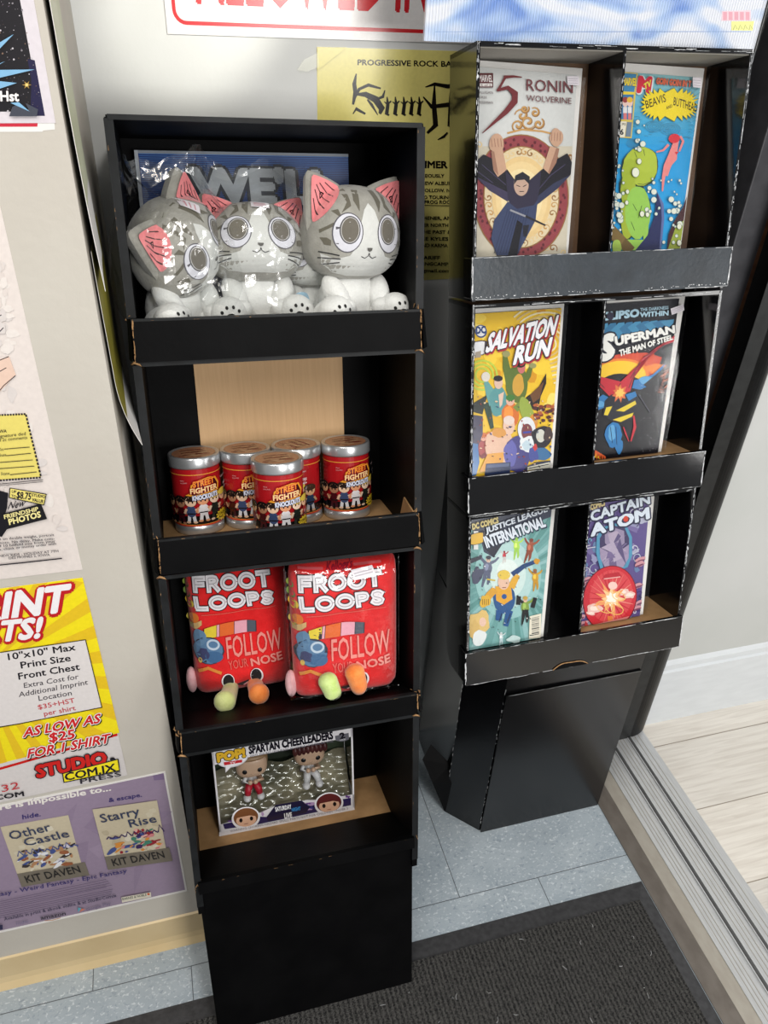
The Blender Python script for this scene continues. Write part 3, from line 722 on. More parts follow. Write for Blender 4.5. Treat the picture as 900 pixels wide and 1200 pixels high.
for t, x0, y0, x1, y1 in (('es on double weight, portrait', -10, 956, 264, 934), ('photo. No delay. Make com-', -10, 974, 266, 952), ('of 10 billfold size from your', -10, 990, 270, 964), ('us, check or money order with', -10, 1006, 274, 976), ('NEW KIDS - HOLIDAY AT 7TH', 0, 1036, 285, 1012), ('DES MOINES 2, IOWA', 46, 1046, 244, 1030)):
    a.text(t, (x0, y0), (x1, y1), (x0-2, y0-12), (60, 54, 60), 0.012)
a.line([(-60, 1080), (120, 1062), (302, 1042)], 6, ink)
fin(b, 'wall_poster', 'old printed advertisement page with a yellow dashed coupon, above the bright yellow poster', 'poster')

# ---- yellow shirt printing poster
zm = zoomer(0, 660, 4.2875)
b, a = wall_art(YL-0.0008, zm, True)
sheet(b, a, YL-0.0008, [(-560, 200), (415, 70), (640, 1063), (-335, 1272)], (214, 208, 206))
yl = (242, 222, 34); or_ = (230, 192, 40)
a.poly([(-560, 200), (415, 70), (600, 850), (-480, 1130)], yl)
cx, cy = -100, 560
for i in range(-3, 14):
    t0 = -1.25+i*0.21; t1 = t0+0.10
    def lim(t):
        d = (math.cos(t), math.sin(t)); best = 3000
        for (p, q) in (((-560, 200), (415, 70)), ((415, 70), (600, 850)), ((600, 850), (-480, 1130))):
            ex, ey = q[0]-p[0], q[1]-p[1]; den = d[0]*ey-d[1]*ex
            if abs(den) > 1e-6:
                s_ = ((p[0]-cx)*ey-(p[1]-cy)*ex)/den
                if s_ > 0: best = min(best, s_)
        return (cx+d[0]*best, cy+d[1]*best)
    a.poly([(cx, cy), lim(t0), lim(t1)], or_)
a.line([(-480, 1133), (0, 1030), (300, 944), (590, 858)], 12, (200, 34, 30))
red = (190, 34, 40); wht = (240, 236, 238)
a.text('PRINT', (-215, 305), (330, 235), (-225, 172), wht, 0.045, [(0.12, red, 4, 4), (0.085, red, 0, 0)], shear=0.06)
a.text('SHIRTS!', (-330, 420), (195, 368), (-340, 318), wht, 0.045, [(0.12, red, 4, 4), (0.085, red, 0, 0)], shear=0.06)
a.poly([(-240, 478), (432, 378), (515, 722), (92, 806), (-160, 850)], (70, 62, 30)); a.poly([(-234, 482), (428, 383), (509, 718), (95, 800), (-160, 842)], (222, 216, 214))
dk = (36, 34, 40)
for t, x0, y0, x1, y1, c, col, sh, o_ in (('10"x10" Max', 44, 482, 380, 432, 34, dk, 0, .022), ('Print Size', 108, 524, 356, 486, 34, dk, 0, .022), ('Front Chest', 96, 580, 402, 530, 34, dk, 0, .022),
        ('Extra Cost for', 122, 622, 396, 576, 26, (70, 66, 72), .012, .006), ('Additional Imprint', 96, 668, 442, 604, 26, (70, 66, 72), .012, .006), ('Location', 196, 686, 362, 658, 26, (70, 66, 72), .012, .006),
        ('$35+HST', 194, 730, 378, 694, 24, (196, 78, 84), 0, .01), ('per shirt', 224, 762, 382, 732, 24, (196, 78, 84), 0, .01)):
    a.text(t, (x0, y0), (x1, y1), (x0-6, y0-c), col, o_, shear=sh)
for t, x0, y0, x1, y1 in (('AS LOW AS', 118, 868, 500, 795), ('$25', 250, 892, 374, 872), ('FOR 1 SHIRT', 140, 972, 548, 894)):
    a.text(t, (x0, y0), (x1, y1), (x0-4, y0-46), (206, 40, 44), 0.03, [(0.10, (30, 26, 20), 4, 4), (0.085, (244, 240, 236), 0, 0)], shear=0.03)
a.text('STUDIO', (190, 1068), (536, 996), (180, 1008), (206, 40, 36), 0.06, [(0.115, dk, 0, 0)])
a.poly([(312, 1046), (596, 974), (604, 1036), (320, 1096)], dk); a.poly([(318, 1050), (590, 980), (598, 1031), (325, 1090)], (244, 226, 40))
a.text('COM.IX', (330, 1084), (582, 1034), (324, 1046), dk, 0.03); a.ell(566, 976, 13, 9, dk)
a.text('PRESS', (406, 1100), (610, 1060), (402, 1076), (50, 48, 56), 0.012)
a.text('.132', (-60, 1158), (100, 1122), (-66, 1122), (196, 54, 62), 0.0); a.text('MIX.COM', (-150, 1200), (122, 1160), (-154, 1176), dk, 0.03)
fin(b, 'wall_poster', 'bright yellow shirt printing poster with a white price box', 'poster')

# ---- purple book poster
zm = zoomer(0, 880, 3.6)
b, a = wall_art(YL, zm)
sheet(b, a, YL, [(-500, 330), (697, 85), (790, 590), (-430, 862)], (232, 228, 224))
a.poly([(-490, 340), (690, 92), (781, 584), (-420, 850)], (150, 133, 155))
for i in range(16):
    x, y = random.uniform(-40, 640), random.uniform(240, 560)
    a.poly([(x, y), (x+random.uniform(40, 120), y-random.uniform(0, 90)), (x+random.uniform(-20, 90), y+random.uniform(10, 110))], random.choice([(157, 140, 162), (143, 126, 149), (162, 145, 165), (146, 129, 153)]))
a.poly([(645, 102), (690, 92), (694, 118), (650, 122)], (126, 107, 140))
nav = (52, 44, 106)
a.text('Where is impossible to...', (-120, 268), (468, 164), (-124, 244), (236, 230, 224), 0.03)
a.text('hide.', (96, 286), (172, 272), (94, 266), nav, 0.02); a.text('& escape.', (460, 214), (598, 190), (458, 196), nav, 0.02)
def book(p, hue, title, seed):
    (x0, y0), (x1, y1), (x2, y2), (x3, y3) = p
    a.poly(p, (198, 186, 160))
    L_ = lambda u, v: (x0+(x1-x0)*u+(x3-x0)*v, y0+(y1-y0)*u+(y3-y0)*v)
    for i in range(26): a.blob(*L_(random.uniform(.1, .9), random.uniform(.08, .92)), 16, 10, random.choice([(206, 196, 172), (184, 172, 146), (214, 206, 186)]))
    a.poly([L_(0, .78), L_(1, .78), L_(1, 1), L_(0, 1)], (118, 110, 98))
    for i in range(46):
        u, v = random.uniform(.12, .9), random.uniform(.42, .76); c = random.choice(hue)
        a.blob(*L_(u, v), random.uniform(5, 26), random.uniform(3, 9), c, rot=-18+random.uniform(-20, 20))
    for i in range(9): a.line([L_(.1+.1*i, .50), L_(.14+.1*i, .38+random.random()*.1), L_(.19+.1*i, .5)], 5, hue[0])
    a.text(title[0], L_(.09, .22), L_(.70, .18), L_(.08, .08), (58, 66, 92), 0.01); a.text(title[1], L_(title[2], .36), L_(.92, .33), L_(title[2]-.01, .23), (58, 66, 92), 0.01)
    a.text('KIT DAVEN', L_(.10, .94), L_(.90, .92), L_(.09, .82), (36, 34, 34), 0.01)
book([(2, 318), (288, 268), (355, 515), (92, 570)], [(70, 84, 140), (176, 130, 92), (226, 226, 230), (226, 226, 230), (60, 50, 50), (206, 200, 208), (150, 92, 60)], ('Other', 'Castle', .26), 3)
book([(390, 240), (662, 202), (708, 448), (456, 494)], [(60, 40, 90), (148, 40, 50), (206, 128, 130), (214, 140, 60), (70, 130, 110), (70, 84, 140), (220, 170, 160)], ('Starry', 'Rise', .50), 4)
a.text('Fantasy - Weird Fantasy - Epic Fantasy', (-60, 612), (536, 502), (-62, 594), nav, 0.012)
for i in range(9): a.line([(-40, 632+i*8.6), (505-random.uniform(0, 60), 530+i*8.2)], 1.6, (88, 74, 104))
a.text('Available in print & ebook online & at StudioComix', (20, 704), (492, 604), (18, 690), (44, 38, 70), 0.01)
a.text('indie', (70, 722), (122, 712), (70, 708), (120, 110, 140)); a.text('amazon', (174, 700), (278, 680), (172, 684), (34, 28, 40), 0.02)
a.line([(190, 704), (222, 702), (256, 692)], 2.6, (196, 128, 80))
a.poly([(330, 648), (344, 652), (330, 668)], (96, 170, 190)); a.poly([(344, 652), (360, 656), (336, 668)], (206, 120, 96)); a.text('Google Play', (366, 664), (468, 636), (364, 650), (112, 100, 130), 0.0)
a.poly([(512, 606), (636, 584), (638, 604), (515, 628)], (222, 214, 196)); a.text('BARNES & NOBLE', (517, 618), (618, 599), (516, 608), (66, 80, 66), 0.02); a.ell(626, 592, 6, 5, (206, 90, 40), n=8)
a.poly([(-30, 728), (12, 720), (14, 740), (-30, 748)], (34, 30, 70))
fin(b, 'wall_poster', 'purple book advertisement poster with white border and two book covers, lowest on the wall', 'poster')

# ---- red lettered sign on the back wall
zm = zoomer(60, 0, 1.8)
b, a = wall_art(YB, zm, True)
wS = lambda x, z: (x, z)
sg = MB()
xl, zb = at_y((196, 37), YB).x, at_y((300, 43), YB).z
aa = Art(sg, M['ink_gloss'], lambda a_, b_, h: (a_, YB-0.0015-h, b_))
sg.box((xl, YB-0.0015, zb), (xl+0.62, YB-0.0001, zb+0.42), M['white_paper'])
aa.rect(xl, zb, xl+0.62, zb+0.42, (232, 228, 226))
def rrect(x0, z0, x1, z1, r, wd, col):
    pts = []
    for (cx_, cz_, t0) in ((x1-r, z0+r, -90), (x1-r, z1-r, 0), (x0+r, z1-r, 90), (x0+r, z0+r, 180)):
        for i in range(7): t = math.radians(t0+15*i); pts.append((cx_+r*math.cos(t), cz_+r*math.sin(t)))
    aa.line(pts+[pts[0], pts[1]], wd, col)
rrect(xl+0.012, zb+0.014, xl+0.608, zb+0.406, 0.016, 0.005, (204, 34, 40))
zl = zb+0.040
aa.text('ALLOWED IN STORE', (xl+0.044, zl), (xl+0.575, zl), (xl+0.044, zl+0.095), (204, 34, 40), 0.025)
fin(sg, 'wall_sign', 'white sign with red border and red capitals on the back wall', 'sign')

# ---- yellow band flyer on the back wall
zm = zoomer(370, 50, 4.138)
b, a = wall_art(YB, zm, True)
q = [a.to2(p) for p in [(5, 20), (5, 1145)]]
x0, z1 = q[0]; z0 = at_y((520, 327), YB).z; x1 = x0+0.285
b.box((x0, YB-0.0007, z0), (x1, YB-0.0001, z1), M['white_paper'])
a.h = 2e-4; a._ab([(x0, z0), (x1, z0), (x1, z1), (x0, z1)], (230, 218, 130), a.nxt())
bk = (20, 18, 16)
a.text('PROGRESSIVE ROCK BAND', (203, 108), (722, 118), (203, 80), bk, 0.03)
def spike(pts, w0): a.line(pts, [w0*(0.25+1.5*math.sin(PI*min(1, max(0, (i+0.15)/(len(pts)-0.4))))) for i in range(len(pts))], bk)
spike([(196, 150), (186, 200), (192, 240), (180, 300)], 13); spike([(180, 290), (210, 225), (255, 205), (315, 222)], 10); spike([(190, 250), (240, 250), (290, 275), (320, 320), (310, 345)], 20)
spike([(335, 230), (325, 262), (290, 275)], 9); spike([(180, 345), (195, 320), (240, 345)], 10); spike([(300, 350), (270, 300), (250, 275)], 8)
for x in (345, 385, 425, 462, 500): spike([(x, 262), (x+4, 300), (x-2, 345), (x+10, 352)], 11); spike([(x-14, 285), (x+2, 300), (x+20, 282)], 7)
spike([(530, 215), (575, 200), (640, 212), (690, 200), (720, 222)], 12); spike([(575, 205), (572, 300), (580, 400), (540, 438)], 15); spike([(655, 205), (652, 300), (648, 400), (700, 430)], 13); spike([(520, 262), (560, 310), (640, 300), (720, 320)], 13); spike([(590, 470), (620, 455), (638, 435)], 8)
a.text('SUMMER', (440, 605), (636, 607), (440, 571), bk, 0.045)
for t, xr, y in (('SIMULTANEOUSLY', 622, 653), ('THEIR NEW ALBUM', 660, 689), ('TO FOLLOW. NEW', 690, 724), ('ABOUT TO TOURING', 660, 757), ('CANADAS PROG ROCK', 666, 780), ('KITCHENER, AND', 676, 858), ('WINTER NORTH', 640, 892), ('FROM THE PAST &', 654, 925), ('LIKE MIKE KYLES', 640, 958), ('AND KARMA', 638, 990), ('SARIFF', 600, 1050), ('LIVINGCAMP', 640, 1080), ('info@gmail.com', 650, 1112)):
    w_ = 15.5*len(t); a.text(t, (xr-w_, y-1), (xr, y), (xr-w_, y-18), bk, 0.03)
a.line([(480, 786), (720, 790)], 3, bk)
a.poly([(5, 22), (150, 22), (5, 135)], (228, 216, 124))
ty = b.build('flyer'); tag(ty, 'yellow photocopied rock band flyer on the back wall behind the displays', 'flyer')
b = MB(); pz = [at_y(p, YB-0.004) for p in ((348, 82), (356, 70), (372, 62), (374, 78), (360, 84))]
b.prism(pz, (0, -0.0005, 0), M['tape']); b.build('tape', ty)

# ---- curled flyers on the return of the left wall
def hanging(name, label, y0, y1, zb_, zt_, curl, col, back, x0=XR):
    b = MB(); n = 26; k = 5; vs = []
    for i in range(n+1):
        t = i/n; z = zt_+(zb_-zt_)*t
        for j in range(k+1):
            s_ = j/k; y = y0+(y1-y0)*s_
            x = x0+0.0015+curl*(max(0, t-0.62)/0.38)**2*(0.5+0.5*(1-s_))+0.003*math.sin(3*t+2*s_)*t
            vs.append((x+0.0016, y-curl*0.15*max(0, t-0.8), z))
    nv = len(vs); vs2 = [(x-0.0006, y, z) for x, y, z in vs]; fs = []
    for i in range(n):
        for j in range(k): q = i*(k+1)+j; fs.append((q, q+k+1, q+k+2, q+1))
    b.add(vs, fs[:-4*k], col, smooth=True); b.add(vs, fs[-4*k:], back, smooth=True); b.add(vs2, [tuple(reversed(f)) for f in fs], back, smooth=True)
    rim = []
    al = vs+vs2
    for i in range(n): rim += [(i*(k+1), nv+i*(k+1), nv+(i+1)*(k+1), (i+1)*(k+1)), (i*(k+1)+k, (i+1)*(k+1)+k, nv+(i+1)*(k+1)+k, nv+i*(k+1)+k)]
    rim += [(n*(k+1)+j, nv+n*(k+1)+j, nv+n*(k+1)+j+1, n*(k+1)+j+1) for j in range(k)]
    b.add(al, rim, back)
    return b.build(name), label
M['olive'] = mat('olive yellow flyer', (120, 113, 34), (140, 132, 48), 0.5, 20)
M['pale_green'] = mat('pale green flyer', (186, 190, 160), (206, 208, 184), 0.5, 8)
o, l = hanging('hanging_flyer', '', 0.925, 1.10, 1.19, 1.44, 0.022, M['olive'], M['white_paper']); tag(o, 'olive flyer with a curling white lower end, hanging by the wall corner', 'flyer')
o, l = hanging('hanging_flyer', '', 0.908, 1.06, 1.40, 1.98, 0.008, M['pale_green'], M['white_paper'], XR+0.001); tag(o, 'whitish flyer edge hanging at the top of the wall corner', 'flyer')

# ---- blue corrugated plastic panel on top of the comic display
def coro():
    m, nt, b = new_mat('blue and white corrugated plastic')
    tc = nd(nt, 'ShaderNodeTexCoord'); mp = nd(nt, 'ShaderNodeMapping'); nt.links.new(tc.outputs['Object'], mp.inputs[0])
    mp.inputs['Scale'].default_value = (2.2, 1, 5.0); mp.inputs['Rotation'].default_value = (0, 0.7, 0)
    n = nd(nt, 'ShaderNodeTexNoise', Scale=2.6, Detail=2.0, Distortion=1.2); nt.links.new(mp.outputs[0], n.inputs['Vector'])
    r = nd(nt, 'ShaderNodeValToRGB'); nt.links.new(n.outputs[0], r.inputs[0])
    e = r.color_ramp.elements; e[0].position = 0.34; e[0].color = lin((110, 146, 214)); e[1].position = 0.55; e[1].color = lin((226, 230, 240))
    e.new(0.44).color = lin((176, 200, 236))
    wv = nd(nt, 'ShaderNodeTexWave', Scale=75.0); wv.bands_direction = 'X'; nt.links.new(tc.outputs['Object'], wv.inputs['Vector'])
    mx = nd(nt, 'ShaderNodeMix', data_type='RGBA', blend_type='MULTIPLY'); mx.inputs[0].default_value = 0.22
    nt.links.new(r.outputs[0], mx.inputs[6]); nt.links.new(wv.outputs[0], mx.inputs[7])
    nt.links.new(mx.outputs[2], b.inputs['Base Color']); b.inputs['Roughness'].default_value = 0.25
    bp = nd(nt, 'ShaderNodeBump', Strength=0.5, Distance=0.002); nt.links.new(wv.outputs[1], bp.inputs['Height']); nt.links.new(bp.outputs[0], b.inputs['Normal'])
    return m
yp = 1.128
bl, br = at_y((497, 49), yp), at_y((885, 53), yp)
b = MB(); zz = bl.z+0.001
b.box((bl.x, yp, zz), (br.x, yp+0.006, zz+0.30), coro())
a = Art(b, M['ink_gloss'], lambda a_, b_, h: (a_, yp-h, b_), lambda p: (lambda q: (q.x, q.z))(at_y((810+p[0]/10, p[1]/10), yp)))
a.poly([(-3000, 368), (700, 366), (700, 374), (-3000, 376)], (120, 150, 200))
a.poly([(360, 130), (695, 120), (700, 240), (350, 245)], (226, 196, 206))
for i in range(5): a.rect(372+i*66, 140, 418+i*66, 236, (216, 150, 164))
a.poly([(470, 250), (735, 248), (720, 358), (470, 356)], (232, 232, 130))
for i in range(4): a.line([(490+i*62, 350), (515+i*58, 290), (535+i*60, 340)], 12, (160, 165, 80))
cp = b.build('corrugated_panel'); tag(cp, 'pale blue and white ribbed plastic panel on top of the comic rack', 'plastic panel')
b = MB(); b.tube([(br.x+0.001, yp+0.003, zz+0.001), (br.x+0.003, yp+0.002, zz+0.15), (br.x+0.001, yp+0.003, zz+0.30)], [0.006, 0.010, 0.007], M['film'], 10); b.build('torn_film', cp)
# ================================================================== COMIC BOOKS
def comic(label, tier, wb, wt, corners, cover, zm, base, draw, sticker=None):
    """corners: board TL, TR, BR, BL (pixels); cover: printed cover TL, TR, BR, BL; the book leans from depth wb at its foot to wt at its head"""
    lip = rt[tier][2]; w_ = 0.0
    d_ = math.atan2(wt-wb, 0.262); FR = Frame.__new__(Frame); F0 = globals()['FR']
    FR.O = F0(0, lip-0.0072, wb); FR.X = F0.X; FR.V = F0.V*math.cos(d_)+F0.W*math.sin(d_); FR.W = F0.W*math.cos(d_)-F0.V*math.sin(d_)
    tl, tr, br, bl = [FR.px(p, w_) for p in corners]
    root = thing('comic_book', label, 'comic book', FR((tl[0]+tr[0])/2, 0, w_), 'comic books in the black rack')
    def slab(b, q, w0, w1, m): b.prism([(u, v, w0) for u, v in q], (0, 0, w1-w0), m, FR)
    low = 0.0006
    def down(p, q): t = (low-p[1])/(q[1]-p[1]); return (p[0]+(q[0]-p[0])*t, low)
    bd = [down(tl, bl), down(tr, br), tr, tl]
    b = MB(); slab(b, bd, w_+0.0010, w_+0.0022, M['white_paper']); b.build('backing_board', root)
    c = [FR.px(p, w_-0.003) for p in cover]
    cd = [down(c[0], c[3]), down(c[1], c[2]), c[1], c[0]]
    b = MB(); slab(b, cd, w_-0.003, w_+0.0006, M['white_paper'])
    a = Art(b, M['ink_gloss'], lambda u, v, h: FR(u, v, w_-0.003-h), lambda p: FR.px(zm(p), w_-0.003), eps=1.6e-5, h0=1.2e-4)
    a._ab(cd, base, a.nxt())
    clipq = cd
    old = a._ab                                       # keep all ink inside the cover outline
    def inside(poly, col, h):
        xs = [p[0] for p in poly]; ys = [p[1] for p in poly]
        for i in range(4):
            p, q = clipq[i], clipq[(i+1) % 4]
            ex, ey = q[0]-p[0], q[1]-p[1]; out = []
            n = len(poly)
            if n < 3: return
            sd = [ex*(r[1]-p[1])-ey*(r[0]-p[0]) for r in poly]
            for k in range(n):
                s0, s1 = sd[k], sd[(k+1) % n]; A, B = poly[k], poly[(k+1) % n]
                if s0 >= 0: out.append(A)
                if (s0 >= 0) != (s1 >= 0): t = s0/(s0-s1); out.append((A[0]+(B[0]-A[0])*t, A[1]+(B[1]-A[1])*t))
            poly = out
        if len(poly) > 2: old(poly, col, h)
    a._ab = inside
    draw(a)
    b.build('cover', root)
    hh = a.h+0.0006
    if sticker:
        b = MB(); q = [FR.px(zm(p), w_-0.003) for p in sticker]; slab(b, q, w_-0.0032-hh, w_-0.003-hh, M['sticker'])
        s_ = Art(b, M['ink'], lambda u, v, h: FR(u, v, w_-0.0032-hh-h), lambda p: FR.px(zm(p), w_-0.003))
        (x0, y0), (x1, y1), (x2, y2), (x3, y3) = sticker
        for k in (0.3, 0.55, 0.8): s_.line([(x0+(x3-x0)*k+4, y0+(y3-y0)*k), (x1+(x2-x1)*k-6, y1+(y2-y1)*k)], 3, (176, 168, 178))
        b.build('price_sticker', root)
    b = MB(); e = 0.0015
    q = [(bd[0][0]-e, bd[0][1]), (bd[1][0]+e, bd[1][1]), (bd[2][0]+e, bd[2][1]+e*2), (bd[3][0]-e, bd[3][1]+e*2)]
    slab(b, q, w_-0.0046-hh, w_-0.0040-hh, M['sleeve']); b.build('plastic_sleeve', root)
    return root
def swirl(a, cx, cy, r, turns, wd, col, d=1, t0=0.0):
    n = 16; a.line([(cx+r*(1-i/n)*math.cos(t0+d*turns*2*PI*i/n), cy+r*(1-i/n)*math.sin(t0+d*turns*2*PI*i/n)) for i in range(n)], [wd*(0.5+i/n) for i in range(n)], col)

# ---- pale cover with a red ring -------------------------------------------------
def d_ronin(a):
    a.poly([(60, 560), (700, 560), (700, 1400), (40, 1400)], (206, 198, 178))
    gold = (196, 152, 92); lt = (226, 200, 150); dkg = (150, 108, 62)
    for i in range(26): swirl(a, random.uniform(95, 600), random.uniform(500, 700) if i < 12 else random.uniform(880, 1150), random.uniform(16, 30), 1.2, 7, random.choice([gold, lt, dkg]), random.choice([-1, 1]), random.random()*6)
    for x, y, r in ((330, 395, 40), (365, 430, 46), (400, 380, 30), (310, 450, 36), (420, 440, 34), (345, 360, 26)):
        swirl(a, x, y, r, 1.3, 13, dkg, 1, x); swirl(a, x-2, y-3, r*0.9, 1.3, 9, gold, 1, x)
    a.line([(250, 490), (330, 470), (440, 480), (500, 495)], 10, gold)
    a.ell(325, 832, 258, 336, dkg, n=48); a.ell(325, 832, 252, 330, (146, 66, 72), n=48)
    for i in range(64):
        t = 2*PI*i/64+random.random()*0.08; k = random.uniform(0.84, 0.96); a.ell(325+252*k*math.cos(t), 832+330*k*math.sin(t), 7, 9, (98, 40, 48), n=7)
    a.ell(325, 836, 206, 276, dkg, n=44); a.ell(325, 836, 200, 270, (222, 206, 170), n=44)
    for i in range(34):
        t = 2*PI*i/34; swirl(a, 325+178*math.cos(t), 836+244*math.sin(t), 22, 1.1, 7, random.choice([gold, lt, dkg]), random.choice([-1, 1]), t)
    for k, c in ((160, (226, 196, 140)), (140, (232, 206, 152)), (112, (238, 218, 168)), (80, (242, 226, 182))): a.ell(325, 840, k, k*1.4, c, n=36)
    dk = (30, 28, 36); nv = (52, 56, 82); pl = (64, 58, 84)
    # a plain robed figure with raised arms
    a.poly([(68, 650), (120, 606), (190, 640), (250, 690), (300, 760), (250, 862), (150, 800), (78, 726)], dk)
    a.poly([(78, 726), (150, 800), (250, 862), (270, 820), (150, 760)], pl)
    a.poly([(596, 648), (572, 600), (500, 640), (430, 690), (370, 760), (420, 870), (520, 780), (590, 715)], dk)
    a.poly([(590, 715), (520, 790), (405, 880), (400, 840), (500, 760)], nv)
    for l in ([(110, 660), (180, 720), (240, 770)], [(90, 700), (170, 760)], [(560, 660), (480, 720), (420, 790)]): a.line(l, 5, pl)
    sk = (196, 158, 132); sh = (158, 118, 98)
    a.poly([(160, 590), (222, 575), (244, 690), (196, 728), (172, 690)], sk); a.poly([(160, 590), (176, 586), (200, 720), (172, 690)], sh)
    a.poly([(478, 560), (528, 575), (512, 650), (474, 712), (440, 680)], sk); a.poly([(512, 570), (528, 575), (512, 650), (474, 712), (468, 700)], sh)
    a.blob(190, 545, 40, 52, sk, 0.1); a.blob(512, 515, 36, 48, sk, 0.1)
    for k in range(4): a.line([(160+k*17, 520), (166+k*17, 566)], 4, sh); a.line([(488+k*15, 488), (486+k*15, 534)], 4, sh)
    a.poly([(236, 690), (300, 760), (350, 760), (430, 690), (420, 800), (400, 900), (350, 940), (270, 920), (250, 840)], (48, 44, 64))
    a.poly([(250, 860), (300, 900), (390, 880), (412, 850), (400, 960), (300, 1150), (190, 1150), (160, 1060), (176, 960)], (58, 68, 100))
    for k in range(9): a.line([(250+k*14, 900), (176+k*16, 1140)], 3, (40, 48, 76))
    a.poly([(300, 960), (330, 980), (300, 1150), (250, 1150)], (24, 24, 32)); a.poly([(330, 990), (365, 985), (352, 1050), (334, 1050)], (36, 36, 46))
    a.ell(322, 770, 40, 60, (190, 160, 142)); a.poly([(282, 770), (290, 720), (330, 700), (368, 726), (366, 770), (340, 742), (300, 746)], (36, 36, 46)); a.line([(296, 772), (316, 780)], 4, dk); a.line([(332, 780), (350, 770)], 4, dk); a.line([(312, 806), (336, 806)], 4, dk)
    a.poly([(330, 940), (345, 932), (455, 985), (450, 992)], (44, 42, 48)); a.line([(262, 906), (345, 940)], 10, (150, 150, 158))
    # lettering
    red = (112, 42, 46)
    a.line([(228, 190), (280, 186), (325, 190)], [18, 12, 6], red); a.line([(236, 190), (214, 230), (196, 262)], [14, 12, 16], red)
    a.line([(190, 262), (250, 246), (288, 278), (286, 320), (240, 376), (180, 430), (112, 492)], [14, 22, 36, 36, 28, 16, 4], red)
    a.text('RONIN', (350, 262), (600, 276), (350, 196), (112, 58, 62), 0.006); a.text('WOLVERINE', (350, 318), (592, 334), (350, 284), (112, 68, 70), 0.006)
    a.rect(92, 168, 170, 246, (88, 34, 38)); a.text('MARVEL', (95, 214), (166, 216), (95, 176), (232, 226, 224), 0.02); a.rect(98, 224, 164, 240, (226, 220, 216)); a.text('5 of 5', (104, 238), (158, 239), (104, 227), (80, 30, 34), 0.01)
    for t, y in (('MILLIGAN', 278), ('COKER', 304), ('FREEDMAN', 332)): a.text(t, (84, y), (84+10.5*len(t), y+2), (84, y-14), (96, 80, 80), 0.005)
comic('comic with pale cover, large red numeral 5 and red ring, in the top left pocket', 2, 0.040, 0.072, ((557, 70), (683, 80), (666, 297), (552, 300)),
      ((558, 78), (676, 88), (663, 297), (553, 300)), zoomer(540, 50, 4.6125), (208, 210, 208), d_ronin, [(566, 186), (630, 186), (632, 234), (570, 232)])

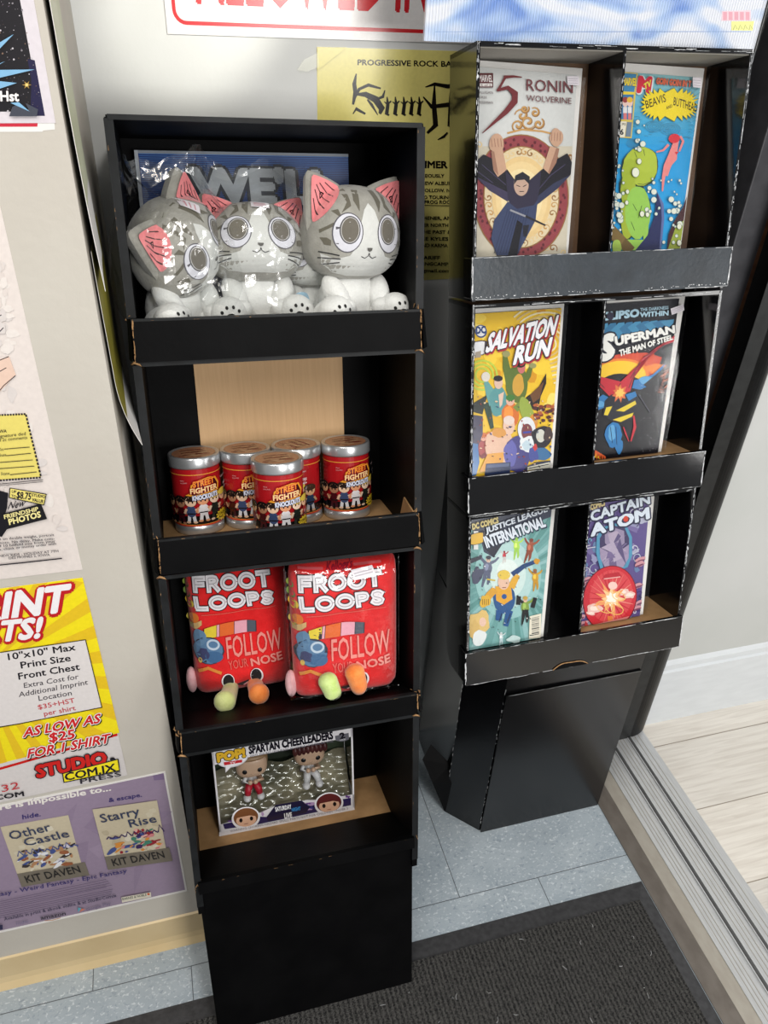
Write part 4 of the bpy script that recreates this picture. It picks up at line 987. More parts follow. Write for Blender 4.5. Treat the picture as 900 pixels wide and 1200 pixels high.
# ---- blue underwater cover --------------------------------------------------------
def d_sea(a):
    for i in range(24):
        y0, y1 = 110+i*45, 160+i*45; k = min(1, i/9); a.poly([(0, y0), (700, y0+20), (700, y1+25), (0, y1+5)], (int(132-96*k), int(184-30*k), int(190+26*k)))
    for i in range(90):
        x, y = random.uniform(150, 620), random.uniform(130, 540); l = random.uniform(14, 40); a.line([(x, y), (x+l/2, y-3), (x+l, y+2)], 2.2, (66, 130, 160))
    for cx, cy, r in ((365, 425, 52), (455, 440, 56), (250, 520, 40)):
        for k in (1, .75, .5, .25): a.ring(cx, cy, r*k, r*k*0.6, 2.4, (70, 136, 166))
    for r in (40, 70, 100): a.line([(540+r*math.cos(t), 200+r*0.6*math.sin(t)) for t in np.linspace(0, PI*0.9, 10)], 2.4, (86, 146, 160))
    # corner box
    a.poly([(176, 118), (270, 126), (236, 492), (146, 486)], (214, 190, 88)); a.poly([(182, 124), (264, 131), (250, 240), (176, 236)], (60, 132, 176)); a.poly([(174, 240), (248, 246), (240, 388), (162, 384)], (56, 120, 168))
    a.text('MARVEL', (186, 192), (262, 196), (189, 150), (232, 206, 60), 0.05, [(0.09, (40, 50, 60), 0, 0)]); a.poly([(182, 228), (250, 232), (252, 246), (178, 246)], (232, 206, 60))
    for x, h in ((200, (150, 60, 60)), (226, (226, 180, 60))): a.ell(x, 290, 16, 26, (232, 200, 190)); a.ell(x, 276, 17, 16, h); a.rect(x-12, 316, x+10, 350, (226, 226, 226)); a.rect(x-10, 350, x+8, 386, (216, 120, 120))
    a.poly([(156, 396), (208, 398), (196, 486), (148, 484)], (232, 226, 206)); a.poly([(210, 400), (238, 402), (230, 484), (200, 482)], (110, 130, 150)); a.text('6', (170, 470), (188, 472), (172, 438), (40, 40, 50), 0.04); a.text('1.95', (166, 418), (202, 420), (167, 404), (60, 60, 60), 0.01)
    # letters
    a.text('M', (270, 228), (332, 232), (282, 146), (204, 36, 60), 0.10, [(0.15, (214, 222, 226), 3, 3)]); a.text('TV', (306, 220), (344, 196), (304, 186), (236, 206, 70), 0.05, [(0.09, (120, 60, 30), 0, 0)])
    a.text('GOIN GOIN IN T', (372, 186), (566, 204), (376, 152), (206, 98, 66), 0.05, [(0.09, (150, 70, 50), 0, 0)])
    pts = []
    for i in range(58):
        t = 2*PI*i/58; k = (1.06 if i % 2 == 0 else 0.90)+random.uniform(-.03, .03); sx = 1.0; x = 445+152*k*math.copysign(abs(math.cos(t))**0.6, math.cos(t)); y = 303+74*k*math.copysign(abs(math.sin(t))**0.75, math.sin(t))*(1.18 if i % 2 == 0 else 0.95); pts.append((x, y))
    a.poly([(x*1.0+(x-445)*.02, y+(y-303)*.05) for x, y in pts], (110, 120, 50)); a.poly(pts, (232, 208, 34))
    bkc = (54, 44, 18)
    a.text('BEAVIS', (316, 326), (428, 286), (308, 280), bkc, 0.012); a.text('AND', (428, 332), (462, 318), (426, 314), bkc, 0.02); a.text('BUTTHEAD', (468, 306), (600, 346), (472, 258), bkc, 0.012)
    # a plain leafy green rock, a pink swimmer and a blue fin
    gd = (46, 66, 40)
    for cx, cy, rx, ry in ((285, 650, 96, 106), (222, 680, 44, 70), (215, 780, 44, 100), (260, 900, 76, 150), (210, 930, 38, 130), (320, 620, 58, 66)): a.blob(cx, cy, rx+4, ry+4, gd, 0.06)
    for cx, cy, rx, ry, c in ((285, 650, 96, 106, (168, 186, 58)), (222, 680, 44, 70, (160, 178, 52)), (215, 780, 44, 100, (158, 176, 50)), (320, 620, 58, 66, (172, 190, 62)), (210, 930, 38, 130, (158, 176, 50)), (268, 910, 70, 150, (146, 194, 82))): a.blob(cx, cy, rx, ry, c, 0.06)
    for l in ([(250, 570), (262, 600)], [(300, 556), (306, 590)], [(268, 748), (300, 752), (336, 738)], [(240, 860), (262, 900)], [(290, 870), (270, 940)], [(230, 960), (250, 1010)]): a.line(l, 3, gd)
    a.poly([(196, 1060), (300, 1062), (296, 1010), (330, 960), (320, 1120), (180, 1120)], (146, 194, 82))
    pk = (226, 132, 128); rd = (206, 44, 56)
    a.line([(486, 500), (470, 560), (462, 600), (430, 650), (412, 710), (406, 790)], [26, 40, 54, 36, 18, 7], pk); a.line([(462, 600), (440, 660), (432, 704)], [30, 20, 8], pk); a.line([(440, 528), (410, 560), (372, 570)], [14, 11, 8], pk); a.line([(506, 480), (522, 510), (500, 566)], [12, 14, 10], pk)
    a.ell(472, 494, 32, 26, rd, -10); a.poly([(474, 570), (498, 568), (484, 586)], rd)
    a.poly([(376, 792), (412, 860), (416, 940), (398, 1125), (250, 1125), (320, 1040), (362, 930)], (38, 44, 88)); a.poly([(376, 792), (412, 860), (416, 940), (398, 1125), (388, 1125), (402, 940), (398, 870)], (92, 106, 156))
    a.poly([(118, 964), (250, 1105), (235, 1125), (190, 1125), (88, 1034)], (104, 84, 44)); a.poly([(122, 970), (200, 1052), (170, 1096), (94, 1030)], (122, 100, 54))
    a.poly([(470, 960), (520, 880), (545, 812), (548, 1120), (430, 1120), (440, 1030)], (66, 34, 38)); a.poly([(480, 990), (540, 940), (536, 1120), (434, 1120)], (150, 166, 60)); a.blob(150, 1100, 26, 40, (158, 190, 80), 0.1)
    for i in range(80):
        side = random.choice([0, 0, 1, 1, 2, 3]); x, y = [(random.gauss(150, 18), random.uniform(640, 1010)), (random.gauss(470, 20), random.uniform(720, 1080)), (random.gauss(285, 18), random.uniform(400, 560)), (random.gauss(348, 22), random.uniform(720, 920))][side]
        r = random.choice([4, 5, 6, 8, 11, 15]); a.ell(x, y, r+2, r+3, (70, 110, 120), n=12); a.ell(x, y, r, r+1, (216, 222, 208), n=12)
    for x, y, r in ((250, 686, 20), (270, 624, 12), (200, 855, 9), (204, 794, 9), (286, 918, 12), (316, 922, 10), (494, 988, 12), (494, 1080, 12)): a.ell(x, y, r+2, r*1.3+2, (70, 80, 60), n=14); a.ell(x, y, r, r*1.3, (222, 226, 206), n=14)
comic('comic with blue underwater cover and jagged yellow burst, in the top right pocket', 2, 0.046, 0.074, ((724, 73), (826, 80), (798, 291), (703, 293)),
      ((727, 84), (822, 91), (795, 291), (705, 293)), zoomer(690, 60, 4.8), (56, 150, 204), d_sea, [(566, 154), (616, 156), (616, 214), (568, 210)])

# ---- yellow crowd cover ------------------------------------------------------------
def d_salv(a):
    for i in range(46): a.blob(random.uniform(60, 590), random.uniform(120, 800), random.uniform(16, 60), random.uniform(16, 60), random.choice([(226, 176, 30), (240, 204, 60), (246, 220, 110), (212, 150, 30), (244, 212, 80)]), 0.2)
    for r in range(9): a.line([(520+(60+r*26)*math.cos(t), 330+(50+r*24)*math.sin(t)) for t in np.linspace(-2.4, 1.4, 22)], [10]*22, [(238, 226, 180), (214, 186, 120)][r % 2])
    a.ell(122, 252, 36, 40, (46, 70, 124), -10); a.ell(120, 250, 30, 33, (226, 228, 232), -10); a.text('DC', (94, 266), (150, 262), (92, 222), (46, 70, 124), 0.06)
    a.text('1', (92, 392), (124, 388), (94, 318), (236, 236, 240), 0.06, [(0.11, (70, 60, 70), 0, 0)]); a.poly([(86, 380), (122, 370), (120, 410), (84, 415)], (168, 156, 140))
    for cx, cy, r in ((130, 520, 90), (130, 520, 66), (130, 520, 42)): a.line([(cx+r*math.cos(t), cy+r*math.sin(t)) for t in np.linspace(1.2, 6.6, 16)], 12, (186, 204, 70))
    # a heap of plain figures
    def person(x, y, s, body, head, hair, rot=0):
        a.blob(x, y+s*1.0, s*0.72, s*1.05, body, 0.12, rot=rot); a.blob(x-s*0.15, y+s*0.9, s*0.4, s*0.7, tuple(min(255, int(v*1.25)+10) for v in body), 0.15)
        a.ell(x, y-s*0.2, s*0.34, s*0.42, head); a.ell(x, y-s*0.42, s*0.36, s*0.26, hair); a.line([(x-s*.14, y-s*.16), (x-s*.04, y-s*.14)], s*.07, (30, 24, 24)); a.line([(x+s*.06, y-s*.14), (x+s*.16, y-s*.16)], s*.07, (30, 24, 24))
    gr = (92, 112, 46); tan = (206, 158, 62)
    a.line([(268, 400), (276, 470), (300, 560)], [26, 44, 56], gr); a.line([(430, 460), (410, 520), (370, 570)], [20, 36, 50], gr); a.blob(345, 570, 70, 110, gr, 0.1); a.blob(350, 580, 36, 66, tan, 0.1); a.ell(368, 470, 24, 40, (196, 110, 110)); a.ell(362, 450, 32, 24, (34, 40, 30)); a.ell(275, 390, 24, 20, (150, 150, 96)); a.ell(438, 462, 22, 16, (150, 150, 96))
    a.poly([(520, 508), (470, 600), (390, 660), (420, 720), (470, 740), (486, 650), (520, 570)], (36, 28, 26)); a.poly([(420, 640), (505, 560), (480, 660), (440, 690)], (108, 70, 40))
    a.poly([(60, 700), (160, 640), (130, 760), (60, 740)], (32, 40, 36)); a.poly([(130, 680), (180, 690), (200, 840), (180, 850)], (30, 60, 46))
    a.line([(150, 560), (180, 630), (210, 690)], [26, 60, 84], (98, 158, 156)); a.blob(225, 680, 56, 90, (86, 148, 150), 0.1); a.ell(150, 530, 26, 30, (216, 210, 200)); a.poly([(228, 640), (262, 620), (250, 700), (236, 720)], (222, 190, 170)); a.ell(228, 566, 26, 38, (216, 184, 166)); a.ell(226, 540, 28, 18, (30, 28, 32))
    person(300, 690, 76, (208, 110, 40), (222, 176, 156), (62, 120, 48)); a.line([(330, 730), (370, 690), (390, 660)], [40, 34, 26], (120, 140, 60)); a.blob(400, 740, 40, 90, (150, 168, 70), 0.1, rot=-20); a.blob(440, 810, 26, 50, (212, 140, 50), 0.1)
    for i in range(30): a.blob(random.uniform(450, 570), random.uniform(700, 810), 14, 10, random.choice([(176, 92, 50), (120, 50, 40), (206, 150, 80), (80, 40, 40)]))
    person(135, 910, 58, (122, 44, 46), (222, 160, 140), (206, 110, 50)); person(172, 900, 52, (140, 60, 40), (226, 170, 140), (214, 120, 50))
    a.blob(230, 960, 90, 110, (222, 184, 160), 0.1); a.ell(290, 830, 36, 54, (226, 190, 168)); a.ell(290, 795, 34, 28, (224, 206, 196)); a.line([(272, 838), (288, 846)], 5, (40, 30, 30)); a.line([(296, 842), (310, 832)], 5, (40, 30, 30)); a.blob(230, 870, 44, 30, (212, 150, 70), 0.15); a.poly([(160, 1000), (260, 990), (250, 1100), (110, 1110)], (222, 160, 70))
    a.blob(340, 1000, 80, 110, (70, 66, 128), 0.12); a.blob(300, 1000, 40, 80, (96, 96, 170), 0.12); a.ell(398, 850, 54, 76, (222, 226, 230)); a.ell(400, 866, 34, 50, (120, 64, 70)); a.line([(376, 870), (424, 866)], 12, (60, 70, 160)); a.blob(400, 940, 52, 50, (226, 230, 232), 0.2); a.blob(400, 950, 30, 30, (190, 210, 220), 0.2)
    a.blob(490, 900, 60, 70, (40, 38, 46), 0.15); a.ell(484, 890, 28, 40, (206, 206, 196)); a.blob(530, 880, 30, 40, (70, 56, 56)); a.blob(500, 1000, 60, 40, (60, 110, 156)); a.blob(440, 1000, 30, 50, (70, 80, 150)); a.blob(450, 960, 14, 20, (200, 60, 60))
    for p, c in (([(50, 760), (130, 770), (130, 880), (100, 960), (50, 970)], (60, 56, 84)), ([(50, 930), (100, 940), (110, 1050), (90, 1130), (50, 1140)], (52, 110, 170)), ([(150, 1060), (300, 1050), (296, 1130), (140, 1140)], (40, 52, 86)), ([(156, 1066), (292, 1056), (290, 1076), (152, 1086)], (84, 96, 130)), ([(390, 1080), (460, 1050), (545, 1040), (540, 1110), (380, 1120)], (46, 50, 70))): a.poly(p, c)
    a.poly([(404, 1080), (540, 1050), (545, 1095), (400, 1115)], (206, 204, 190)); a.line([(412, 1088), (536, 1062)], 5, (50, 50, 50))
    for i in range(70): a.blob(random.uniform(60, 550), random.uniform(640, 1100), random.uniform(3, 9), random.uniform(2, 5), random.choice([(30, 26, 30), (226, 196, 160), (150, 50, 40), (46, 60, 110)]), rot=random.uniform(0, 180))
    W_ = (236, 236, 240); bl_ = (48, 40, 46); rr = (176, 40, 56)
    a.text('SALVATION', (145, 378), (560, 268), (175, 262), W_, 0.05, [(0.11, rr, 5, 6), (0.095, bl_, 0, 0)], tr=lambda u: (1-0.0*u, 0)); a.text('RUN', (316, 452), (525, 398), (342, 340), W_, 0.05, [(0.11, rr, 5, 6), (0.095, bl_, 0, 0)])
comic('comic with bright yellow cover crowded with figures, in the middle left pocket', 1, 0.016, 0.062, ((554, 358), (662, 350), (648, 548), (549, 557)),
      ((554, 368), (658, 361), (644, 548), (549, 557)), zoomer(540, 340, 5.217), (232, 190, 44), d_salv, None)

# ---- dark cover with orange sunburst -------------------------------------------------
def d_steel(a):
    for p, c in (([(118, 520), (150, 480), (300, 450), (460, 440), (560, 470), (500, 640), (300, 620), (110, 640)], (206, 72, 48)),): a.poly(p, c)
    for i in range(16): x = 120+i*25; a.poly([(x, 520), (x+10, 450-random.uniform(-10, 40)), (x+26, 520)], (212, 84, 50))
    a.ell(290, 590, 190, 112, (232, 130, 50), -6); a.ell(290, 590, 170, 98, (240, 196, 46), -6)
    a.poly([(440, 530), (520, 508), (590, 520), (500, 574)], (232, 130, 44)); a.ell(300, 860, 240, 290, (16, 15, 22), n=40)
    a.poly([(104, 950), (90, 1080), (180, 1100), (150, 1060), (120, 1000)], (240, 196, 46))
    for i in range(8): a.poly([(95+i*14, 1010+i*9), (80+i*18, 1100+i*3), (112+i*14, 1030+i*8)], (214, 92, 44))
    for i in range(70): a.ell(random.uniform(420, 640), random.uniform(360, 1080), 1.8, 1.8, (170, 170, 180), n=6)
    # plain diving figure: blue shapes with a red drape
    rd = (190, 36, 52); dr = (110, 22, 34)
    a.poly([(100, 610), (180, 590), (300, 620), (380, 540), (500, 440), (640, 330), (655, 245), (668, 300), (640, 370), (520, 410), (430, 480), (380, 600), (360, 680), (240, 720), (170, 650)], rd)
    for l in ([(150, 610), (200, 660)], [(300, 630), (270, 690)], [(420, 500), (360, 600)], [(560, 400), (440, 470)], [(390, 560), (350, 660)]): a.line(l, 7, dr)
    bl = (40, 116, 176); lb = (92, 160, 206)
    a.poly([(370, 660), (384, 610), (440, 600), (500, 575), (560, 520), (580, 510), (520, 590), (490, 640), (420, 670)], bl); a.blob(460, 610, 40, 26, lb, 0.2); a.poly([(440, 640), (560, 540), (560, 600), (470, 660)], (22, 22, 30))
    a.poly([(98, 820), (130, 740), (190, 700), (230, 720), (200, 780), (150, 800)], bl); a.blob(160, 760, 36, 20, lb, 0.2)
    a.poly([(200, 740), (240, 700), (390, 690), (400, 760), (380, 850), (250, 870), (190, 830)], (26, 28, 40)); a.poly([(210, 780), (248, 772), (220, 830), (196, 826)], (226, 200, 50)); a.poly([(270, 800), (390, 738), (396, 760), (320, 806)], (226, 200, 50)); a.poly([(250, 856), (380, 812), (370, 836), (300, 870)], (226, 200, 50)); a.poly([(330, 700), (390, 680), (400, 710), (350, 740)], bl)
    a.star(292, 690, 52, 58, 9, (214, 110, 60), .6, .2); a.star(294, 690, 30, 34, 8, (240, 190, 90), .6, .2)
    a.blob(258, 950, 52, 84, bl, 0.14); a.blob(290, 1020, 26, 46, bl, 0.14); a.blob(246, 940, 22, 50, lb, 0.2); a.line([(236, 900), (248, 1000)], 4, (22, 40, 70)); a.line([(270, 900), (276, 1010)], 4, (22, 40, 70))
    a.line([(380, 830), (388, 900), (362, 990)], [10, 18, 8], rd); a.line([(316, 900), (330, 940), (350, 990)], [6, 10, 4], rd)
    for i in range(14): t = i*0.16; a.line([(600-8*i, 540+i*16), (560+random.uniform(-10, 10), 560+i*14)], 5, (168, 84, 50)) if i < 10 else None
    for l in ([(545, 590), (590, 560), (610, 570)], [(560, 620), (600, 600)], [(570, 660), (590, 640)], [(588, 700), (580, 740)]): a.line(l, 8, (170, 86, 52))
    a.line([(410, 700), (480, 810)], 5, (60, 62, 74))
    lb2 = (172, 206, 222); W_ = (232, 232, 226)
    a.text('ECLIPSO', (148, 244), (410, 216), (150, 196), lb2, 0.06); a.ell(234, 214, 22, 26, (38, 36, 60)); a.text('THE DARKNESS', (420, 184), (594, 170), (420, 164), lb2, 0.03); a.text('WITHIN', (418, 220), (592, 208), (420, 190), lb2, 0.05)
    # deep blue extruded title
    for i in range(9):
        x0 = 176+i*51; a.poly([(x0-40, 320-i*9), (x0+6, 262-i*3), (x0+44, 258-i*3), (x0+40, 330-i*9), (x0+6, 380-i*11)], (44, 108, 148) if i % 2 else (64, 134, 172))
    a.poly([(150, 330), (190, 290), (215, 300), (180, 430), (150, 430)], (44, 108, 148))
    bk = (26, 30, 44)
    a.text('S', (170, 486), (248, 468), (178, 336), W_, 0.07, [(0.12, bk, 0, 0)]); a.text('UPERMAN', (268, 396), (632, 316), (262, 340), W_, 0.055, [(0.11, bk, 0, 0)], tr=lambda u: (1.0-0.18*u, 0))
    a.text('THE MAN OF STEEL', (292, 462), (620, 358), (288, 424), W_, 0.05, tr=lambda u: (1-0.2*u, 0))
comic('comic with black cover and orange sunburst, in the middle right pocket', 1, 0.032, 0.062, ((697, 349), (804, 343), (775, 531), (685, 537)),
      ((698, 357), (796, 350), (771, 531), (686, 537)), zoomer(670, 330, 5.294), (22, 22, 30), d_steel, [(604, 168), (684, 140), (690, 178), (612, 206)])

# ---- teal team cover -------------------------------------------------------------------
def d_team(a):
    cx, cy = 360, 560
    for i in range(44):
        t = 2*PI*i/44; a.poly([(cx, cy), (cx+900*math.cos(t), cy+900*math.sin(t)), (cx+900*math.cos(t+.09), cy+900*math.sin(t+.09))], random.choice([(120, 172, 168), (96, 150, 146), (146, 190, 190), (108, 160, 158)]))
    for k, c in ((260, (150, 196, 194)), (200, (180, 212, 210)), (140, (206, 228, 224)), (90, (226, 238, 234))): a.ell(330, 560, k*0.9, k*1.2, c, n=30)
    a.poly([(60, 150), (300, 110), (640, 60), (640, 150), (400, 240), (280, 330), (230, 440), (160, 400), (130, 260), (60, 240)], (58, 64, 84))
    a.poly([(140, 250), (280, 200), (300, 330), (230, 440), (170, 380)], (36, 38, 52))
    def fig(x, y, s, c1, c2, skin, hair, lean=0):
        L = lambda u, v: (x+s*(u+lean*v), y+s*v)
        a.line([L(-.2, .1), L(-.55, -.25), L(-.75, -.6)], [s*.26, s*.22, s*.16], c2); a.line([L(.2, .1), L(.6, -.1), L(.85, -.4)], [s*.26, s*.2, s*.14], c1)
        a.line([L(-.12, .9), L(-.2, 1.5), L(-.3, 2.1)], [s*.32, s*.26, s*.12], c2); a.line([L(.14, .9), L(.2, 1.5), L(.15, 1.9)], [s*.32, s*.26, s*.12], c2)
        a.blob(*L(0, .5), s*.36, s*.58, c1, 0.1); a.poly([L(-.3, .7), L(.3, .7), L(.24, 1.1), L(-.24, 1.1)], c2); a.blob(*L(-.08, .4), s*.16, s*.3, tuple(min(255, int(v*1.2+16)) for v in c1), 0.2)
        a.ell(*L(0, -.22), s*.2, s*.26, skin); a.ell(*L(0, -.38), s*.22, s*.16, hair); a.line([L(-.1, -.2), L(-.02, -.18)], s*.05, (40, 30, 30)); a.line([L(.04, -.18), L(.12, -.2)], s*.05, (40, 30, 30))
    fig(390, 330, 60, (176, 220, 90), (160, 206, 84), (190, 226, 110), (150, 200, 80)); fig(304, 410, 34, (170, 50, 60), (206, 200, 196), (190, 60, 66), (140, 40, 50))
    fig(490, 340, 66, (156, 84, 60), (138, 70, 52), (166, 90, 66), (120, 60, 46), -.2)
    a.line([(360, 560), (440, 500), (530, 464)], [40, 30, 26], (40, 70, 120)); a.blob(532, 464, 20, 22, (206, 150, 50))
    fig(190, 470, 84, (106, 112, 134), (92, 98, 122), (214, 184, 166), (52, 54, 70), -.1); a.poly([(60, 450), (150, 420), (140, 450), (70, 480)], (52, 54, 68)); a.blob(110, 560, 36, 60, (78, 82, 104), .3, rot=30); a.line([(180, 590), (240, 600)], 10, (206, 180, 60))
    fig(520, 550, 60, (206, 160, 50), (196, 146, 44), (160, 104, 70), (150, 100, 60), .05)
    # central figure
    a.blob(302, 720, 76, 110, (46, 88, 140), .06); a.poly([(240, 640), (350, 640), (360, 730), (300, 770), (246, 740)], (226, 166, 54)); a.ell(302, 712, 18, 18, (46, 88, 150))
    a.line([(350, 650), (380, 590), (400, 560)], [50, 44, 30], (222, 170, 60)); a.line([(240, 660), (200, 700), (170, 740)], [50, 50, 44], (216, 160, 56)); a.blob(170, 745, 38, 44, (222, 176, 60), .2)
    for k in range(4): a.line([(148+k*14, 730), (150+k*14, 770)], 4, (110, 76, 30))
    a.line([(270, 810), (262, 880)], [50, 40], (40, 84, 140)); a.line([(340, 810), (312, 920)], [50, 34], (40, 84, 140)); a.line([(286, 830), (266, 890)], 6, (20, 34, 60)); a.line([(346, 830), (322, 900)], 6, (20, 34, 60))
    a.ell(298, 610, 40, 54, (228, 190, 166)); a.ell(300, 560, 44, 34, (226, 196, 84)); a.line([(288, 650), (314, 648)], 5, (120, 60, 50))
    fig(450, 750, 76, (128, 156, 70), (28, 30, 30), (226, 188, 160), (196, 160, 70)); a.line([(405, 710), (400, 770)], [30, 30], (26, 26, 28)); a.line([(500, 790), (520, 720)], [30, 26], (26, 26, 28))
    a.blob(130, 900, 70, 80, (222, 190, 120), .25); a.blob(90, 950, 36, 70, (214, 180, 110), .25); a.ell(150, 890, 24, 32, (232, 196, 176)); a.blob(130, 1000, 46, 60, (226, 232, 232), .2); fig(280, 980, 36, (206, 222, 224), (190, 212, 216), (226, 222, 216), (206, 220, 224)); a.blob(370, 1010, 56, 26, (196, 220, 218), .3)
    a.poly([(480, 850), (562, 830), (556, 1000), (474, 1010)], (232, 226, 206))
    for k in range(12): a.line([(494, 862+k*11), (546, 852+k*11)], random.choice([3, 5, 7]), (60, 60, 64))
    for i in range(60): a.blob(random.uniform(70, 560), random.uniform(380, 1000), random.uniform(2, 7), random.uniform(2, 4), random.choice([(30, 34, 40), (236, 240, 236), (70, 90, 90)]), rot=random.uniform(0, 180))
    gd = (226, 206, 130)
    a.text('DC COMICS', (78, 240), (258, 192), (74, 200), gd, 0.06, [(0.11, (90, 76, 40), 0, 0)]); a.text('THE NEW 52!', (410, 130), (560, 92), (408, 108), gd, .05)
    a.rect(84, 250, 116, 380, (222, 224, 222)); a.text('1', (92, 336), (122, 330), (92, 272), (226, 180, 50), .09, [(0.14, (60, 56, 60), 0, 0)])
    W_ = (222, 230, 240); dk = (28, 44, 70)
    a.text('JUSTICE LEAGUE', (172, 266), (600, 112), (166, 228), W_, .04, [(0.09, dk, 0, 0)]); a.text('INTERNATIONAL', (176, 366), (590, 214), (150, 290), W_, .05, [(0.11, dk, 3, 3)], tr=lambda u: (1-0.1*u, 0))
comic('comic with teal cover of small flying figures, in the bottom left pocket', 0, 0.016, 0.056, ((551, 600), (652, 584), (637, 745), (545, 762)),
      ((551, 604), (647, 588), (633, 745), (545, 762)), zoomer(540, 580, 6.0), (120, 172, 170), d_team, None)

# ---- purple cover with red disc -----------------------------------------------------------
def d_atom(a):
    for i in range(90):
        x, y = random.uniform(70, 590), random.uniform(60, 960); s_ = random.uniform(14, 44)
        a.blob(x, y, s_, s_*random.uniform(.4, 1), random.choice([(84, 66, 128), (120, 108, 158), (150, 150, 186), (60, 50, 96), (104, 130, 170), (176, 178, 200), (70, 60, 110)]), .3, rot=random.uniform(0, 180))
    for i in range(40):
        x, y = random.choice([random.uniform(80, 220), random.uniform(430, 570)]), random.uniform(100, 900); swirl(a, x, y, random.uniform(18, 46), 1.0, 6, random.choice([(186, 196, 214), (120, 170, 196), (50, 40, 80), (206, 206, 220)]), random.choice([-1, 1]), random.random()*6)
    for x, y in ((505, 480), (500, 510), (120, 640), (150, 610), (490, 650), (505, 760), (480, 800), (110, 860), (130, 900)): a.blob(x, y, 36, 16, (206, 150, 160), .2, rot=-20); a.blob(x, y+8, 30, 6, (120, 70, 96), .2, rot=-20)
    # plain shadowed hood shape with pale glow
    a.poly([(216, 330), (250, 270), (330, 240), (410, 250), (448, 330), (450, 450), (420, 530), (330, 560), (240, 540), (212, 440)], (84, 150, 182)); a.poly([(236, 340), (270, 280), (330, 256), (400, 270), (430, 340), (428, 440), (400, 520), (330, 550), (260, 530), (236, 440)], (70, 62, 98))
    a.poly([(270, 300), (330, 270), (396, 290), (400, 370), (330, 430), (270, 370)], (150, 138, 166)); a.poly([(290, 310), (350, 290), (380, 330), (340, 380), (300, 360)], (176, 162, 184)); a.poly([(236, 400), (330, 450), (428, 380), (426, 470), (390, 530), (270, 530), (240, 470)], (160, 146, 174)); a.poly([(300, 460), (340, 450), (350, 540), (300, 540)], (110, 96, 134))
    for i in range(14): a.poly([(random.uniform(240,420), random.uniform(300,520)) for _ in range(3)], random.choice([(150, 136, 166), (120, 106, 146), (176, 164, 186), (96, 86, 124)]))
    # red disc
    a.ell(302, 732, 176, 216, (120, 30, 44), 14, 44); a.ell(302, 732, 170, 210, (204, 48, 60), 14, 44); a.ell(310, 720, 140, 176, (216, 74, 80), 14, 40)
    for i in range(26): t = i*0.24; a.line([(310, 740), (310+150*math.cos(t), 730+180*math.sin(t))], [14, 3], random.choice([(226, 110, 104), (190, 40, 54), (232, 140, 126)]))
    a.poly([(250, 610), (380, 590), (360, 560), (270, 576)], (186, 44, 56)); a.line([(262, 606), (370, 592)], 6, (236, 180, 176))
    for x, y, r in ((200, 800, 46), (430, 710, 40), (180, 830, 26), (390, 690, 34)): a.blob(x, y, r, r*.6, (238, 196, 186), .3); a.blob(x, y, r*.6, r*.3, (248, 228, 216), .3)
    a.star(312, 740, 110, 110, 9, (240, 160, 100), .45, .2); a.star(312, 736, 78, 80, 8, (246, 206, 150), .45, .2); a.star(312, 736, 46, 50, 7, (252, 244, 230), .6, .1); a.ell(320, 650, 30, 26, (244, 206, 196))
    for cx, cy, r in ((360, 720, 44), (270, 790, 60), (330, 800, 60)): a.ring(cx, cy, r, r*.6, 5, (246, 196, 110), 20)
    a.poly([(286, 850), (322, 850), (316, 920), (290, 926)], (226, 130, 70)); a.poly([(140, 880), (180, 940), (160, 960), (130, 940)], (190, 60, 70)); a.poly([(180, 910), (430, 850), (380, 900), (200, 940)], (222, 140, 136))
    W_ = (214, 224, 236); dk = (46, 48, 74)
    a.text('DC COMICS', (132, 168), (268, 120), (130, 130), (226, 206, 150), .06, [(0.11, (80, 70, 60), 0, 0)]); a.text('1', (120, 276), (142, 270), (120, 214), (226, 224, 230), .06, [(0.1, dk, 0, 0)])
    a.text('CAPTAIN', (178, 226), (562, 108), (172, 158), W_, .04, [(0.10, dk, 3, 4)], tr=lambda u: (1-.1*u, 0)); a.text('ATOM', (180, 322), (556, 204), (174, 246), W_, .055, [(0.11, dk, 3, 4)], tr=lambda u: (1-.05*u, 0)); a.ell(404, 210, 17, 20, (206, 70, 50), 10, 14)
    for y, x1 in ((360, 150), (384, 170), (396, 206)): a.line([(108, y+14), (x1, y-2)], 4, (226, 224, 232))
comic('comic with purple cover and a glowing red disc, in the bottom right pocket', 0, 0.032, 0.056, ((682, 588), (768, 574), (754, 718), (672, 740)),
      ((683, 590), (762, 578), (750, 718), (672, 739)), zoomer(660, 570, 5.625), (96, 82, 138), d_atom, None)
# ================================================================== GOODS IN THE LEFT DISPLAY
def homog(src, dst):
    A = []; B = []
    for (x, y), (u, v) in zip(src, dst):
        A += [[x, y, 1, 0, 0, 0, -u*x, -u*y], [0, 0, 0, x, y, 1, -v*x, -v*y]]; B += [u, v]
    h = np.linalg.solve(np.array(A, float), np.array(B, float)).tolist()+[1.0]
    return lambda p: ((h[0]*p[0]+h[1]*p[1]+h[2])/(h[6]*p[0]+h[7]*p[1]+1), (h[3]*p[0]+h[4]*p[1]+h[5])/(h[6]*p[0]+h[7]*p[1]+1))
def root_at(name, label, cat, m, group=None):
    o = thing(name, label, cat, (0, 0, 0), group); o.matrix_world = m; return o
def stand(fr, v, bl, br, tl=None, lift=0.0):
    """local frame of a flat-fronted object whose lower front edge runs from pixel bl to br on the shelf at height v"""
    (u0, w0), (u1, w1) = fr.shelf(bl, v), fr.shelf(br, v)
    yaw = math.atan2(w1-w0, u1-u0); m = fr.mat(u0, v+lift, w0, yaw)
    h = None
    if tl:
        Y = (m.to_3x3() @ Vector((0, 1, 0))); P = on_plane(tl, m.translation, Y); h = (P-m.translation).dot(m.to_3x3() @ Vector((0, 0, 1)))
    return m, math.hypot(u1-u0, w1-w0), h

